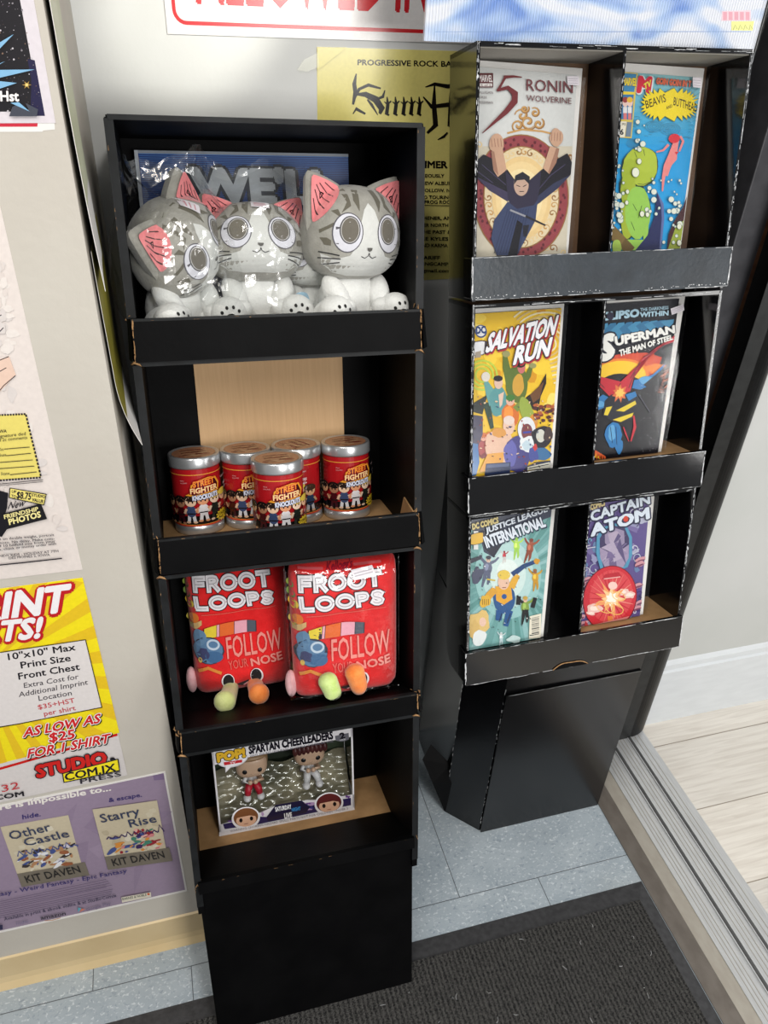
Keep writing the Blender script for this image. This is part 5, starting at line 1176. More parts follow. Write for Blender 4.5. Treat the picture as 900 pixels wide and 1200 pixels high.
# ---- plush kittens ---------------------------------------------------------------
HRX, HRY, HRZ, HP = 0.0625, 0.054, 0.056, 2.35
def hsc(z): return 1.0+0.07*(-z/HRZ)
def head_pt(x, z, h):
    xx = abs(x/hsc(z)/HRX); zz = abs(z/HRZ); k = max(0.0, 1-xx**HP-zz**HP)
    return Vector((x, -HRY*k**(1/HP)-h, z))
def kitten(label, m, head_rot=(0, 0, 0), bag=None, tagged=None, sticker=None, hz=1.0, hc=0.128):
    root = root_at('plush_cat', label, 'plush toy', m, 'plush cats on the top shelf')
    HR = Matrix.Rotation(head_rot[2], 3, 'Z') @ Matrix.Rotation(head_rot[0], 3, 'X') @ Matrix.Rotation(head_rot[1], 3, 'Y'); HC = Vector((0, -0.006, hc))
    T = lambda v: HR @ Vector((v[0], v[1], v[2]*hz))+HC
    b = MB()
    b.ellipsoid((0, 0, 0), (HRX, HRY, HRZ), M['fur_grey'], 48, 32, HP, fn=lambda q: T((q.x*hsc(q.z), q.y, q.z)))
    a = Art(b, M['ink_cloth'], lambda x, z, h: T(head_pt(x, z, h)), grid=(0.006, 0.006), eps=4e-5, h0=2e-4)
    st = (104, 100, 88); wt = (212, 213, 209)
    a.poly([(0, .034), (.007, .026), (.012, .012), (.012, -.006), (.024, -.026), (.040, -.030), (.054, -.024), (.050, -.036), (.036, -.046), (.018, -.050), (-.018, -.050), (-.036, -.046), (-.050, -.036), (-.054, -.024), (-.040, -.030), (-.024, -.026), (-.012, -.006), (-.012, .012), (-.007, .026)], wt)
    for s in (-1, 1):
        a.poly([(s*.006, .054), (s*.014, .053), (s*.018, .036), (s*.013, .024), (s*.010, .040)], st)
        a.poly([(s*.022, .050), (s*.029, .047), (s*.026, .034), (s*.034, .022), (s*.022, .030)], st)
        a.poly([(s*.037, .026), (s*.044, .024), (s*.034, .015)], st); a.poly([(s*.056, .003), (s*.056, -.001), (s*.042, .008), (s*.043, .011)], st)
        a.poly([(s*.056, -.006), (s*.050, -.006), (s*.046, -.009), (s*.046, -.015), (s*.052, -.014)], st)
        a.ell(s*.0275, 0, .0178, .0226, (92, 90, 96), s*6, 30); a.ell(s*.0275, 0, .0166, .0214, (214, 214, 222), s*6, 30)
        a.ell(s*.0255, .003, .0122, .0158, (84, 82, 84), s*6, 28); a.ell(s*.0255, .003, .0108, .0144, (196, 194, 192), s*6, 28); a.ell(s*.0255, .003, .0100, .0136, (110, 105, 96), s*6, 28)
        for z0, z1, x0, x1 in ((-.026, -.022, .036, .056), (-.030, -.029, .034, .055), (-.034, -.037, .034, .053)): a.line([(s*x0, z0), (s*x1, z1)], .0013, (40, 40, 42))
        a.line([(0, -.0225), (s*.001, -.026), (s*.005, -.0285), (s*.010, -.0265)], .0009, (60, 60, 62))
    a.poly([(-.0035, -.0165), (.0035, -.0165), (.0028, -.0195), (0, -.021), (-.0028, -.0195)], (96, 94, 90))
    b.build('head', root, local=True)
    for s in (-1, 1):
        tip, inn, low = (s*.064, .071), (s*.016, .054), (s*.063, -.002)
        cs = [low, tip, inn]; out = []
        ce = ((low[0]+tip[0]+inn[0])/3, (low[1]+tip[1]+inn[1])/3)
        for i in range(3):                                   # rounded triangle
            p0, p1, p2 = cs[i-1], cs[i], cs[(i+1) % 3]; rr = 0.16 if i == 1 else 0.10
            q0 = (p1[0]+(p0[0]-p1[0])*rr, p1[1]+(p0[1]-p1[1])*rr); q2 = (p1[0]+(p2[0]-p1[0])*rr, p1[1]+(p2[1]-p1[1])*rr)
            for t in (0, .33, .66, 1): out.append(((1-t)**2*q0[0]+2*t*(1-t)*p1[0]+t*t*q2[0], (1-t)**2*q0[1]+2*t*(1-t)*p1[1]+t*t*q2[1]))
        dense = []
        for i in range(len(out)):
            p, q = out[i], out[(i+1) % len(out)]; n = max(1, int(math.hypot(q[0]-p[0], q[1]-p[1])/0.008))
            for k in range(n):
                t = k/n; x, z = p[0]+(q[0]-p[0])*t, p[1]+(q[1]-p[1])*t; dx, dz = x-ce[0], z-ce[1]; bl_ = 1+0.05*math.sin(PI*t); dense.append((ce[0]+dx*bl_, ce[1]+dz*bl_))
        def lens(scale, front, yc, th, mat_, rings=7, both=True):
            vs = []; fs = []; n = len(dense)
            for side in ((1, -1) if both else (1,)):
                k0 = len(vs); vs.append(T((ce[0], yc-side*th*front, ce[1])))
                for r in range(1, rings+1):
                    s_ = r/rings
                    for (x, z) in dense: vs.append(T((ce[0]+(x-ce[0])*s_*scale, yc-side*th*(front if side > 0 else 1)*math.sqrt(max(0, 1-s_**2.6)), ce[1]+(z-ce[1])*s_*scale)))
                for i in range(n): fs.append((k0, k0+1+i, k0+1+(i+1) % n))
                for r in range(rings-1):
                    for i in range(n): fs.append((k0+1+r*n+i, k0+1+r*n+(i+1) % n, k0+1+(r+1)*n+(i+1) % n, k0+1+(r+1)*n+i))
            return vs, fs
        b = MB(); vs, fs = lens(1.0, 0.45, -0.008, 0.020, None); b.add(vs, fs, M['fur_grey'], smooth=True); ear = b.build('ear', root, local=True)
        b = MB(); K = 0.77; cin = (ce[0]+s*.0005, ce[1]+.001)
        def py(x, z, h=0.0):                             # pink cloth lies on the ear and drapes over the side of the head
            k = abs(x/hsc(z)/HRX)**HP+abs(z/HRZ)**HP; yh = head_pt(x, z, 0).y-0.0012 if k < 1 else 1
            return min(-0.0182, yh)-h
        vs = [T((cin[0], py(*cin), cin[1]))]; n = len(dense); fs = [(0, 1+i, 1+(i+1) % n) for i in range(n)]
        for r in range(1, 7):
            for (x, z) in dense: x1, z1 = cin[0]+(x-ce[0])*K*r/6, cin[1]+(z-ce[1])*K*r/6; vs.append(T((x1, py(x1, z1), z1)))
        for r in range(5):
            for i in range(n): fs.append((1+r*n+i, 1+r*n+(i+1) % n, 1+(r+1)*n+(i+1) % n, 1+(r+1)*n+i))
        b.add(vs, fs, M['fur_pink'], smooth=True)
        a = Art(b, M['ink_cloth'], lambda x, z, h: T((x, py(x, z, h), z)), grid=(.005, .005))
        for i in range(5):
            t = i/4; x0, z0 = inn[0]+(low[0]-inn[0])*(.2+.6*t), inn[1]+(low[1]-inn[1])*(.2+.6*t); dx, dz = tip[0]-x0, tip[1]-z0; k0, k1 = .16, .46+.14*math.sin(PI*t)
            a.line([(x0+dx*k0, z0+dz*k0), (x0+dx*k1, z0+dz*k1)], .0012, (66, 44, 48))
        b.build('inner_ear', ear, local=True)
    b = MB(); b.ellipsoid((0, 0.004, 0.046), (0.040, 0.034, 0.050), M['fur_white'], 32, 20, 2.2, fn=lambda q: Vector((q.x*(1-0.25*max(0, q.z)/0.05), q.y, q.z))); b.build('body', root, local=True)
    for s in (-1, 1):
        b = MB(); rt_ = Matrix.Rotation(math.radians(-38), 3, 'X') @ Matrix.Rotation(math.radians(s*12), 3, 'Y')
        b.ellipsoid((s*.030, -.024, .056), (.0145, .0145, .029), M['fur_white'], 20, 14, rot=rt_); b.ellipsoid((s*.0255, -.041, .040), (.0135, .013, .0125), M['fur_white'], 18, 12); b.build('arm', root, local=True)
        b = MB(); fc = Vector((s*.042, -.046, .036)); fr_ = (.0225, .022, .0215)
        b.ellipsoid((s*.037, -.020, .027), (.024, .036, .024), M['fur_white'], 22, 14, rot=Matrix.Rotation(math.radians(-22), 3, 'X')); b.ellipsoid(fc, fr_, M['fur_white'], 24, 16)
        a = Art(b, M['ink_cloth'], lambda x, z, h: fc+Vector((x, -fr_[1]*math.sqrt(max(0, 1-(x/fr_[0])**2-(z/fr_[2])**2))-h, z)), grid=(.004, .004), eps=3e-5, h0=3e-4)
        a.blob(0, -.002, .0062, .0050, (34, 34, 34), 0.1)
        for dx, dz in ((-.0105, .004), (-.0045, .0095), (.0035, .010), (.010, .0055)): a.ell(dx, dz, .0019, .0022, (34, 34, 34), n=10)
        b.build('leg', root, local=True)
    b = MB(); b.tube([(0.01, .034, .03), (.03, .05, .03), (.044, .046, .05)], [.011, .011, .008], M['fur_grey'], 10); b.build('tail', root, local=True)
    if sticker:
        b = MB(); (x, z, w_, h_, r_) = sticker; c_, s_ = math.cos(r_), math.sin(r_)
        pp = [(x+dx*c_-dz*s_, z+dx*s_+dz*c_) for dx, dz in ((-w_, -h_), (w_, -h_), (w_, h_), (-w_, h_))]
        a = Art(b, M['sticker'], lambda x, z, h: T(head_pt(x, z, h)), h0=4e-3, grid=(.006, .006)); a.poly(pp, (220, 214, 220)); a.mat = M['ink']
        for k in (-.4, .1, .5): a.line([(x-w_*.7*c_-h_*k*s_, z-w_*.7*s_+h_*k*c_), (x+w_*.6*c_-h_*k*s_, z+w_*.6*s_+h_*k*c_)], .0012, (206, 150, 160))
        b.build('price_sticker', root, local=True)
    if tagged:
        for (x, y, z, r1, r2, yaw) in tagged:
            b = MB(); rz = Matrix.Rotation(yaw, 3, 'Z'); n = 24; pts = []
            for i in range(n): t = 2*PI*i/n; pts.append(Vector((x, y, z))+rz @ Vector((r1*math.copysign(abs(math.cos(t))**.7, math.cos(t)), 0, r2*math.copysign(abs(math.sin(t))**.7, math.sin(t)))))
            b.prism(pts, rz @ Vector((0, .0012, 0)), M['tagblue']); b.build('hang_tag', root, local=True)
    if bag: plastic_bag(root, *bag)
    return root
M['tagblue'] = mat('pale blue card tag', (142, 176, 196), (156, 188, 206), 0.5, 40)
def plastic_bag(root, c, r, top, seed, fin_dx=0.0, amp=1.0, boxy=2.6):
    """crinkled clear bag: rings that hug the toy and pinch into a flat fin on top"""
    b = MB(); n, rows = 40, 22; vs = []; fs = []
    for j in range(rows+1):
        t = j/rows; z = t*top
        zz = min(1.0, z/(c[2]+r[2])); body = max(0.0, 1-abs((z-c[2])/r[2])**boxy)**(1/boxy) if abs(z-c[2]) < r[2] else 0
        pinch = max(0, (t-0.72)/0.28)
        ry = max(body*r[1], 0.0025+0.012*(1-pinch)); rx = max(body*r[0], r[0]*(0.62+0.5*pinch*0.55))
        for i in range(n):
            a = 2*PI*i/n; d = noise.noise(Vector((math.cos(a)*2.2+seed, math.sin(a)*2.2, z*22+seed)))
            d2 = abs(noise.noise(Vector((math.cos(a)*5+seed*3, math.sin(a)*5, z*30))))
            k = 1+amp*(0.06*d-0.05*d2+0.03)*(1+1.2*pinch)
            vs.append((c[0]+fin_dx*pinch+rx*k*math.cos(a), c[1]+ry*k*math.sin(a)+0.012*amp*pinch*math.sin(3*a+seed), max(0.0015, z+0.010*pinch*amp*noise.noise(Vector((a*1.5, seed, 2)))*2)))
    for j in range(rows):
        for i in range(n): fs.append((j*n+i, j*n+(i+1) % n, (j+1)*n+(i+1) % n, (j+1)*n+i))
    b.add(vs, fs, M['film']); o = b.build('plastic_bag', root, local=True); o['label'] = 'crinkled clear plastic bag'
    return o
def kit_at(px_, v, w_, yaw, KS=1.17):                                # head centre pixel -> position on the shelf
    u = FL.px(px_, w_)[0]; return FL.mat(u, v, w_, yaw) @ Matrix.Scale(KS, 4)
SV = 0.9095
kitten('grey and white plush cat without a bag, facing out at the right of the shelf', kit_at((408, 300), SV, 0.097, math.radians(14)), (0, math.radians(2), 0))
kitten('grey and white bagged plush cat with a sticker on its forehead, between two others', kit_at((297, 300), SV, 0.125, math.radians(3)), (math.radians(-17), math.radians(2), 0),
       ((0, -.008, .09), (.078, .074, .098), .205, 3.0, 0.0, 1.0), [(.052, -.035, .040, .012, .019, .3), (.062, -.045, .022, .014, .016, -.2)], (.004, .040, .011, .0055, -.1), hz=0.84, hc=0.116)
kitten('grey plush cat turned sideways in a crinkled clear bag, leftmost on the shelf', kit_at((203, 300), SV, 0.100, math.radians(34), 1.12), (math.radians(0), math.radians(-38), math.radians(16)),
       ((0, -.006, .09), (.078, .076, .100), .218, 8.0, -0.006, 1.6), None, (.020, .044, 0.006, .0085, .3), hc=0.120)
kitten('grey plush cat mostly hidden behind the others, in the shadow at the back', kit_at((368, 300), SV, 0.150, math.radians(-4), 0.98), (0, 0, 0))

# ---- blue box standing behind the cats
(ul, vt), (ur, _) = FL.px((157, 176), 0.192), FL.px((408, 186), 0.192)
bx = thing('blue_box', 'blue box with silver capitals and scan lines standing behind the plush cats', 'box', FL((ul+ur)/2, 0.9075, 0.195))
b = MB(); b.box((ul, 0.9075, 0.192), (ur, vt, 0.206), mat('deep blue carton', (20, 40, 110), (30, 58, 140), 0.3, 8), FL)
a = Art(b, M['ink_gloss'], lambda u, v, h: FL(u, v, 0.192-h))
a.rect(ul, 0.9075, ur, vt, (24, 44, 116))
for i in range(60):
    v = vt-0.004-i*0.0026; k = max(0, 1-i/44)
    a.rect(ul+0.006, v-0.0012, ur, v, (int(30+36*k), int(62+62*k), int(140+56*k)))
a.rect(ul, vt-0.004, ur, vt, (150, 158, 170)); a.rect(ul, 0.9075, ul+0.005, vt, (190, 196, 204))
tw = FL.px((228, 236), 0.192); t2 = FL.px((392, 238), 0.192); t3 = FL.px((228, 196), 0.192)
a.text("WE'LL", tw, t2, (tw[0]-.002, t3[1]), (206, 212, 218), 0.06, [(0.12, (40, 44, 56), 0, 0)])
b.build('carton', bx)

# ---- red tins ---------------------------------------------------------------------
TR, THt = 0.0362, 0.117; KT = 1.11
def tin_master(label, m):
    root = root_at('collectible_tin', label, 'tin', m, 'red tins on the second shelf')
    b = MB(); R = TR
    b.lathe([(0, 0.001), (R-.004, 0.001), (R-.001, 0.0), (R, 0.0015), (R, 0.0125), (R-.0012, 0.0135), (R-.0012, 0.1015), (R-.003, 0.103), (0, 0.103)], M['tin'], 56); b.build('can', root, local=True)
    b = MB(); b.lathe([(R-.0008, 0.1012), (R+.0008, 0.1008), (R+.0012, 0.1025), (R+.0010, 0.1145), (R, 0.117), (R-.0022, 0.1172), (R-.0035, 0.1158), (0, 0.1158)], M['tin'], 56)
    lid = b.build('lid', root, local=True)
    b = MB(); a = Art(b, M['ink_gloss'], lambda x, y, h: Vector((x, y, 0.1159+h)))
    a.ell(0, 0, R-.005, R-.005, (176, 124, 92), n=40)
    for i in range(26): a.blob(random.uniform(-.02, .02), random.uniform(-.02, .02), .008, .0022, random.choice([(196, 150, 112), (146, 66, 52), (206, 166, 128), (140, 90, 66)]), .2, rot=random.uniform(-20, 20))
    for i in range(5): a.line([(-.018, -.012+.006*i), (0, -.010+.006*i), (.018, -.012+.006*i)], .0018, [(120, 44, 36), (200, 160, 120)][i % 2])
    b.build('lid_label', lid, local=True)
    b = MB(); r0 = R-.0011
    pm = lambda x, z, h: Vector(((r0+h)*math.sin(x/r0), -(r0+h)*math.cos(x/r0), z))
    a = Art(b, M['ink_gloss'], pm, grid=(.004, .1), eps=3e-5, h0=1e-4)
    W2 = PI*r0*0.999; z0, z1 = .0140, .1006
    a.rect(-W2, z0, W2, z1, (168, 24, 30))
    for i in range(24): a.blob(random.uniform(-W2, W2), random.uniform(.045, .09), .006, .003, random.choice([(150, 16, 24), (182, 32, 36)]), .4, rot=random.uniform(0, 90))
    a.rect(-W2, z0, W2, .030, (16, 14, 16)); a.rect(-W2, z0, W2, z0+.0022, (206, 66, 48)); a.rect(-W2, z1-.0090, W2, z1-.0078, (226, 150, 60)); a.rect(-W2, z0+.0022, W2, z0+.003, (226, 150, 60))
    # side panel in black with small print
    a.rect(.075, z0+.003, W2, z1-.010, (20, 16, 18)); a.rect(-W2, z0+.003, -.075, z1-.010, (20, 16, 18))
    for i in range(10): a.rect(.08, .03+i*.006, .105, .0318+i*.006, (170, 166, 160)); a.rect(-.105, .03+i*.006, -.08, .0318+i*.006, (170, 166, 160))
    def little(x, z, s, hair, skin, top, leg):
        a.ell(x, z+.0125*s, .0072*s, .0068*s, (26, 20, 22), n=16)
        for k in (-1, 1): a.line([(x+k*.0022*s, z-.004*s), (x+k*.0034*s, z-.0125*s)], .0036*s, leg); a.ell(x+k*.0038*s, z-.0135*s, .0026*s, .0014*s, skin, n=8)
        a.ell(x, z+.000*s, .0056*s, .0072*s, top, n=14); a.line([(x-.005*s, z+.003*s), (x-.008*s, z-.003*s)], .0026*s, skin); a.line([(x+.005*s, z+.003*s), (x+.008*s, z-.002*s)], .0026*s, skin); a.rect(x-.0045*s, z-.0038*s, x+.0045*s, z-.0024*s, (30, 24, 26))
        a.ell(x, z+.0115*s, .0062*s, .0058*s, skin, n=16); a.ell(x, z+.0158*s, .0074*s, .0042*s, hair, n=16)
        a.ell(x-.0022*s, z+.011*s, .0009*s, .0013*s, (30, 20, 20), n=8); a.ell(x+.0022*s, z+.011*s, .0009*s, .0013*s, (30, 20, 20), n=8)
    for x, z, hair, skin, top, leg in ((-.032, .036, (24, 18, 18), (170, 120, 90), (70, 14, 22), (60, 20, 30)), (-.016, .038, (40, 28, 24), (226, 190, 160), (60, 74, 110), (220, 220, 226)), (.001, .040, (18, 16, 20), (216, 150, 110), (224, 220, 222), (226, 222, 224)), (.018, .040, (206, 170, 70), (226, 196, 170), (30, 36, 30), (40, 46, 40)), (.034, .041, (216, 186, 70), (226, 176, 140), (160, 30, 34), (40, 30, 30)), (.050, .038, (60, 40, 30), (206, 160, 120), (40, 60, 90), (200, 200, 206)), (-.048, .037, (30, 24, 24), (206, 160, 120), (110, 20, 26), (30, 30, 34))): little(x, z, 1.25, hair, skin, top, leg)
    a.star(.030, .026, .0135, .0095, 13, (232, 200, 50), .76); a.text('COLLECT', (.020, .0262), (.040, .0272), (.020, .0300), (40, 26, 20), .03); a.text('ALL 12!', (.021, .0212), (.040, .0222), (.021, .0250), (40, 26, 20), .03)
    a.poly([(-.021, .063), (-.015, .0665), (-.013, .078), (-.004, .085), (.010, .0885), (.021, .0870), (.026, .077), (.024, .066), (.008, .0645), (-.010, .0610)], (222, 150, 44)); a.poly([(-.017, .0650), (-.013, .0675), (-.011, .077), (-.003, .0835), (.010, .0865), (.019, .085), (.0235, .076), (.022, .0675), (.006, .066), (-.010, .063)], (60, 16, 18))
    a.text('STREET', (-.010, .0752), (.018, .0785), (-.010, .0838), (226, 150, 50), .02, [(0.08, (200, 30, 30), 0, 0)]); a.text('FIGHTER', (-.014, .0655), (.0215, .0685), (-.014, .0735), (236, 210, 150), .03, [(0.09, (176, 24, 28), 0, 0)]); a.text('KNOCKOUTS', (-.012, .0555), (.021, .0585), (-.012, .0625), (206, 210, 226), .06, [(0.12, (60, 56, 84), 0, 0)])
    for x in (-.026,): a.text('MINI', (x, .084), (x+.005, .084), (x, .0858), (200, 150, 150)); a.text('FIGURES', (x, .0805), (x+.009, .081), (x, .0823), (200, 150, 150))
    a.text('CAPCOM', (.030, .082), (.044, .083), (.030, .0845), (206, 180, 180), .02); a.text('AGES', (.036, .070), (.045, .071), (.036, .0735), (230, 220, 220), .03); a.text('14+', (.038, .064), (.045, .065), (.038, .0675), (230, 220, 220), .03)
    b.build('label_wrap', root, local=True)
    return root
def copy_thing(src, label, m):
    r = src.copy(); COL.objects.link(r); r.matrix_world = m; r['label'] = label
    for ch in src.children:
        c = ch.copy(); COL.objects.link(c); c.parent = r
        for g in ch.children: d = g.copy(); COL.objects.link(d); d.parent = c
    return r
tv = 0.5993
tins = [('red tin at the left end of the row of tins', (231, 606), 8), ('red tin second from the left, partly behind the front tin', (289, 599), 6), ('red tin nearest the front edge, ahead of the row', (326, 610), 4), ('red tin turned to show a yellow burst, right behind the front tin', (352, 593), -62), ('red tin at the right end of the row of tins', (407, 590), 8)]
TP = [(0.070, 0.160), (0.153, 0.1635), (0.195, 0.090), (0.237, 0.1635), (0.321, 0.158)]
t0_ = None
for (lb, p_, yw), (u, w_) in zip(tins, TP):
    m = FL.mat(u, tv, w_, math.radians(yw)) @ Matrix.Scale(KT, 4)
    if t0_ is None: t0_ = tin_master(lb, m)
    else: copy_thing(t0_, lb, m)

# ---- red plush cereal bags -----------------------------------------------------------
def pouch(label, m, w_, h_, zc4, zm, feet, arm, bag=False, sticker=None, seed=1.0):
    root = root_at('plush_pouch', label, 'plush toy', m, 'red plush pouches on the third shelf')
    hw, hh, Tk = w_/2, h_/2, 0.034; pw = 6.5
    def surf(x, z, h, sd=1):
        xx, zz = min(1, abs((x-hw)/hw)), min(1, abs((z-hh)/hh)); k = max(0, (1-xx**pw)*(1-zz**pw))**0.5
        dent = 0.0035*noise.noise(Vector((x*26+seed*7, z*22, seed)))*k
        return Vector((x, Tk-sd*(Tk*k+dent+h) if sd > 0 else Tk+Tk*k*0.7, z))
    b = MB(); n = 40; vs = []; fs = []
    ts = [0.5-0.5*math.cos(PI*i/n) for i in range(n+1)]
    def rnd(x, z):                                     # soften the outline corners
        dx, dz = (x-hw)/hw, (z-hh)/hh; q = max(abs(dx), abs(dz)); l = (abs(dx)**15+abs(dz)**15)**(1/15) if q else 1
        k = q/l if l else 1; return hw+dx*k*hw, hh+dz*k*hh
    for sd in (1, -1):
        k0 = len(vs)
        for j in ts:
            for i in ts:
                p = surf(i*w_, j*h_, 0, sd); x, z = rnd(i*w_, j*h_); vs.append((x, p.y, z))
        for j in range(n):
            for i in range(n): q = k0+j*(n+1)+i; f = (q, q+1, q+n+2, q+n+1); fs.append(f if sd > 0 else f[::-1])
    b.add(vs, fs, M['fur_red'], smooth=True)
    Hm = homog(zc4, [(0, 0), (w_, 0), (w_, h_), (0, h_)])
    a = Art(b, M['ink_cloth'], lambda x, z, h: surf(x, z, h+0.0003), lambda p: Hm(zm(p)), grid=(.008, .008), eps=4e-5, h0=2e-4)
    art_pouch(a)
    b.build('pouch', root, local=True)
    for (mat_, pts, rr) in feet:
        b = MB(); P = [Vector(p) for p in pts]
        q = []; R_ = []
        for i in range(len(P)-1):
            for t in (0, .25, .5, .75): q.append(P[i].lerp(P[i+1], t)); R_.append(rr[i]+(rr[i+1]-rr[i])*t)
        e = (P[-1]-P[-2]).normalized(); r_ = rr[-1]
        for t in (0, 20, 40, 60, 75, 88): q.append(P[-1]+e*r_*math.sin(math.radians(t))*0.8); R_.append(r_*math.cos(math.radians(t)))
        b.tube(q, R_, mat_, 18); b.build('foot', root, local=True)
    for c, r in arm:
        b = MB(); b.ellipsoid(c, r, M['fur_rose'], 18, 12); b.build('arm', root, local=True)
    if bag:
        b = MB(); vs = []; fs = []; n = 30
        for sd in (1, -1):
            k0 = len(vs)
            for j in range(n+1):
                for i in range(n+1):
                    x, z = i/n*w_, j/n*h_; p = surf(x, z, 0, sd); e1 = 1.06
                    d = 0.004*abs(noise.noise(Vector((x*34, z*9, 3.3))))+0.002*noise.noise(Vector((x*60, z*60, 1)))
                    off = 0.0125 if sd > 0 else -0.004
                    vs.append((hw+(x-hw)*e1-0.002, p.y-off*(1 if sd > 0 else 1)+(-d if sd > 0 else d), hh+(z-hh)*1.03+0.003))
            for j in range(n):
                for i in range(n): q = k0+j*(n+1)+i; f = (q, q+1, q+n+2, q+n+1); fs.append(f if sd > 0 else f[::-1])
        m_ = n+1; N_ = m_*m_
        for i in range(n):
            for (p, q) in (((i, 0), (i+1, 0)), ((i, n), (i+1, n))): A, B = p[1]*m_+p[0], q[1]*m_+q[0]; fs.append((A, B, N_+B, N_+A))
            for (p, q) in (((0, i), (0, i+1)), ((n, i), (n, i+1))): A, B = p[1]*m_+p[0], q[1]*m_+q[0]; fs.append((A, B, N_+B, N_+A))
        b.add(vs, fs, M['film'], smooth=True); o = b.build('plastic_bag', root, local=True); o['label'] = 'tight clear plastic bag'
    if sticker:
        b = MB(); a = Art(b, M['sticker'], lambda x, z, h: surf(x, z, h), lambda p: Hm(zm(p)), h0=.0175, grid=(.008, .008)); a.poly(sticker, (230, 226, 230)); a.mat = M['ink']
        (x0, y0), (x1, y1), (x2, y2), (x3, y3) = sticker
        for k in (.35, .6): a.line([(x0+(x3-x0)*k+12, y0+(y3-y0)*k), (x1+(x2-x1)*k-14, y1+(y2-y1)*k)], 7, (180, 174, 182))
        b.build('price_sticker', root, local=True)
    return root
SL = {'F': [[(0, 0), (0, 1)], [(0, 1), (.62, 1)], [(0, .52), (.54, .52)]], 'L': [[(0, 1), (0, 0)], [(0, 0), (.62, 0)]], 'T': [[(0, 1), (.76, 1)], [(.38, 1), (.38, 0)]],
      'R': [[(0, 0), (0, 1)], [(0, 1), (.34, 1), (.52, .93), (.58, .77), (.52, .60), (.34, .52), (0, .52)], [(.30, .52), (.62, 0)]],
      'P': [[(0, 0), (0, 1)], [(0, 1), (.36, 1), (.54, .93), (.60, .75), (.54, .57), (.36, .49), (0, .49)]],
      'O': [[(.46+.46*math.cos(2*PI*i/24), .5+.5*math.sin(2*PI*i/24)) for i in range(25)]],
      'S': [[(.58, .84), (.46, .97), (.28, 1.0), (.10, .94), (.04, .78), (.10, .63), (.30, .52), (.50, .42), (.58, .26), (.50, .08), (.30, 0), (.12, .03), (0, .16)]]}
SW = {'F': .62, 'L': .62, 'T': .76, 'R': .62, 'P': .60, 'O': .92, 'S': .60}
def stroke_text(a, t, bl, br, tl, layers):
    gap = .34; tot = sum(SW[c] for c in t)+gap*(len(t)-1)
    U = ((br[0]-bl[0])/tot, (br[1]-bl[1])/tot); V = (tl[0]-bl[0], tl[1]-bl[1])
    for wd, col in layers:
        x = 0
        for c in t:
            for st in SL[c]:
                q = [(bl[0]+U[0]*(x+p[0])+V[0]*p[1], bl[1]+U[1]*(x+p[0])+V[1]*p[1]) for p in st]
                if wd > 6 and c != 'O':                    # square ends
                    for (i, j) in ((0, 1), (-1, -2)):
                        dx, dy = q[i][0]-q[j][0], q[i][1]-q[j][1]; d = math.hypot(dx, dy); q[i] = (q[i][0]+dx/d*wd*.45, q[i][1]+dy/d*wd*.45)
                a.line(q, wd, col)
            x += SW[c]+gap
def art_pouch(a):
    W_, K = (238, 234, 238), (34, 26, 30); pk = (240, 150, 140)
    a.line([(140, 158), (312, 150)], 14, (216, 90, 96)); a.line([(524, 122), (716, 98)], 14, (216, 90, 96)); a.text("Kellogg's", (332, 160), (512, 134), (330, 118), (150, 10, 40), .03, shear=.1)
    for t, p, q, r in (('FROOT', (166, 294), (706, 234), (158, 216)), ('LOOPS', (180, 416), (726, 352), (168, 346))):
        stroke_text(a, t, p, q, r, [(46, K), (34, W_), (3.6, (150, 144, 150))])
    a.line([(210, 456), (480, 420), (748, 382)], 5, (226, 96, 84))
    # a plain stand-in for the printed artwork: coloured fruit rings, a striped swoosh and a blue patch
    for x, y, c, r in ((96, 270, (150, 170, 70), 22), (106, 330, (120, 150, 70), 26), (126, 392, (232, 196, 60), 30), (150, 430, (200, 50, 46), 22), (158, 482, (232, 126, 40), 34), (130, 512, (206, 190, 80), 24)): a.ell(x, y, r, r, c, n=18)
    a.poly([(128, 536), (212, 488), (214, 520), (176, 556), (132, 566)], (214, 176, 116))
    def band(x0, x1, col):
        f = lambda x: 560-(x-230)*0.42+((x-230)/370.0)**2*92; g = lambda x: f(x)+(58+16*math.sin((x-230)/370*PI))
        xs = np.linspace(x0, x1, 7); a.poly([(x, f(x)-14) for x in xs]+[(x, g(x)) for x in xs[::-1]], col)
    band(226, 606, (50, 46, 54))
    for x0, x1, c in ((230, 320, (232, 206, 60)), (320, 340, (236, 170, 186)), (340, 446, (232, 110, 50)), (446, 540, (236, 170, 186)), (540, 602, (86, 92, 104))): band(x0+2, x1-2, c)
    a.blob(262, 690, 108, 92, (52, 56, 72), .05); a.blob(262, 690, 102, 86, (90, 126, 162), .05); a.blob(200, 610, 44, 60, (100, 136, 170), .1); a.ring(296, 650, 40, 30, 14, (190, 206, 222)); a.blob(306, 730, 62, 40, (66, 104, 146), .1)
    a.blob(228, 718, 40, 40, (62, 66, 104), .3); a.line([(192, 840), (260, 806), (356, 836)], 22, (226, 140, 60)); a.ell(206, 760, 14, 18, (226, 190, 90))
    a.text('FOLLOW', (398, 738), (792, 672), (384, 590), pk, .012); a.text('YOUR', (410, 814), (546, 792), (400, 752), (232, 110, 100), .004); a.text('NOSE', (570, 790), (792, 742), (560, 736), pk, .03)
    for cx, cy in ((402, 890), (606, 852)): a.ell(cx, cy, 46, 50, W_, 0, 26); a.ell(cx+(2 if cx < 500 else -4), cy, 38, 45, (28, 26, 28), 0, 26)
    a.poly([(468, 908), (552, 878), (540, 906), (506, 924), (480, 920)], (40, 20, 24)); a.poly([(508, 918), (546, 892), (538, 908), (520, 920)], (236, 180, 186))
Z5 = zoomer(200, 650, 6.0)
PV = 0.2725
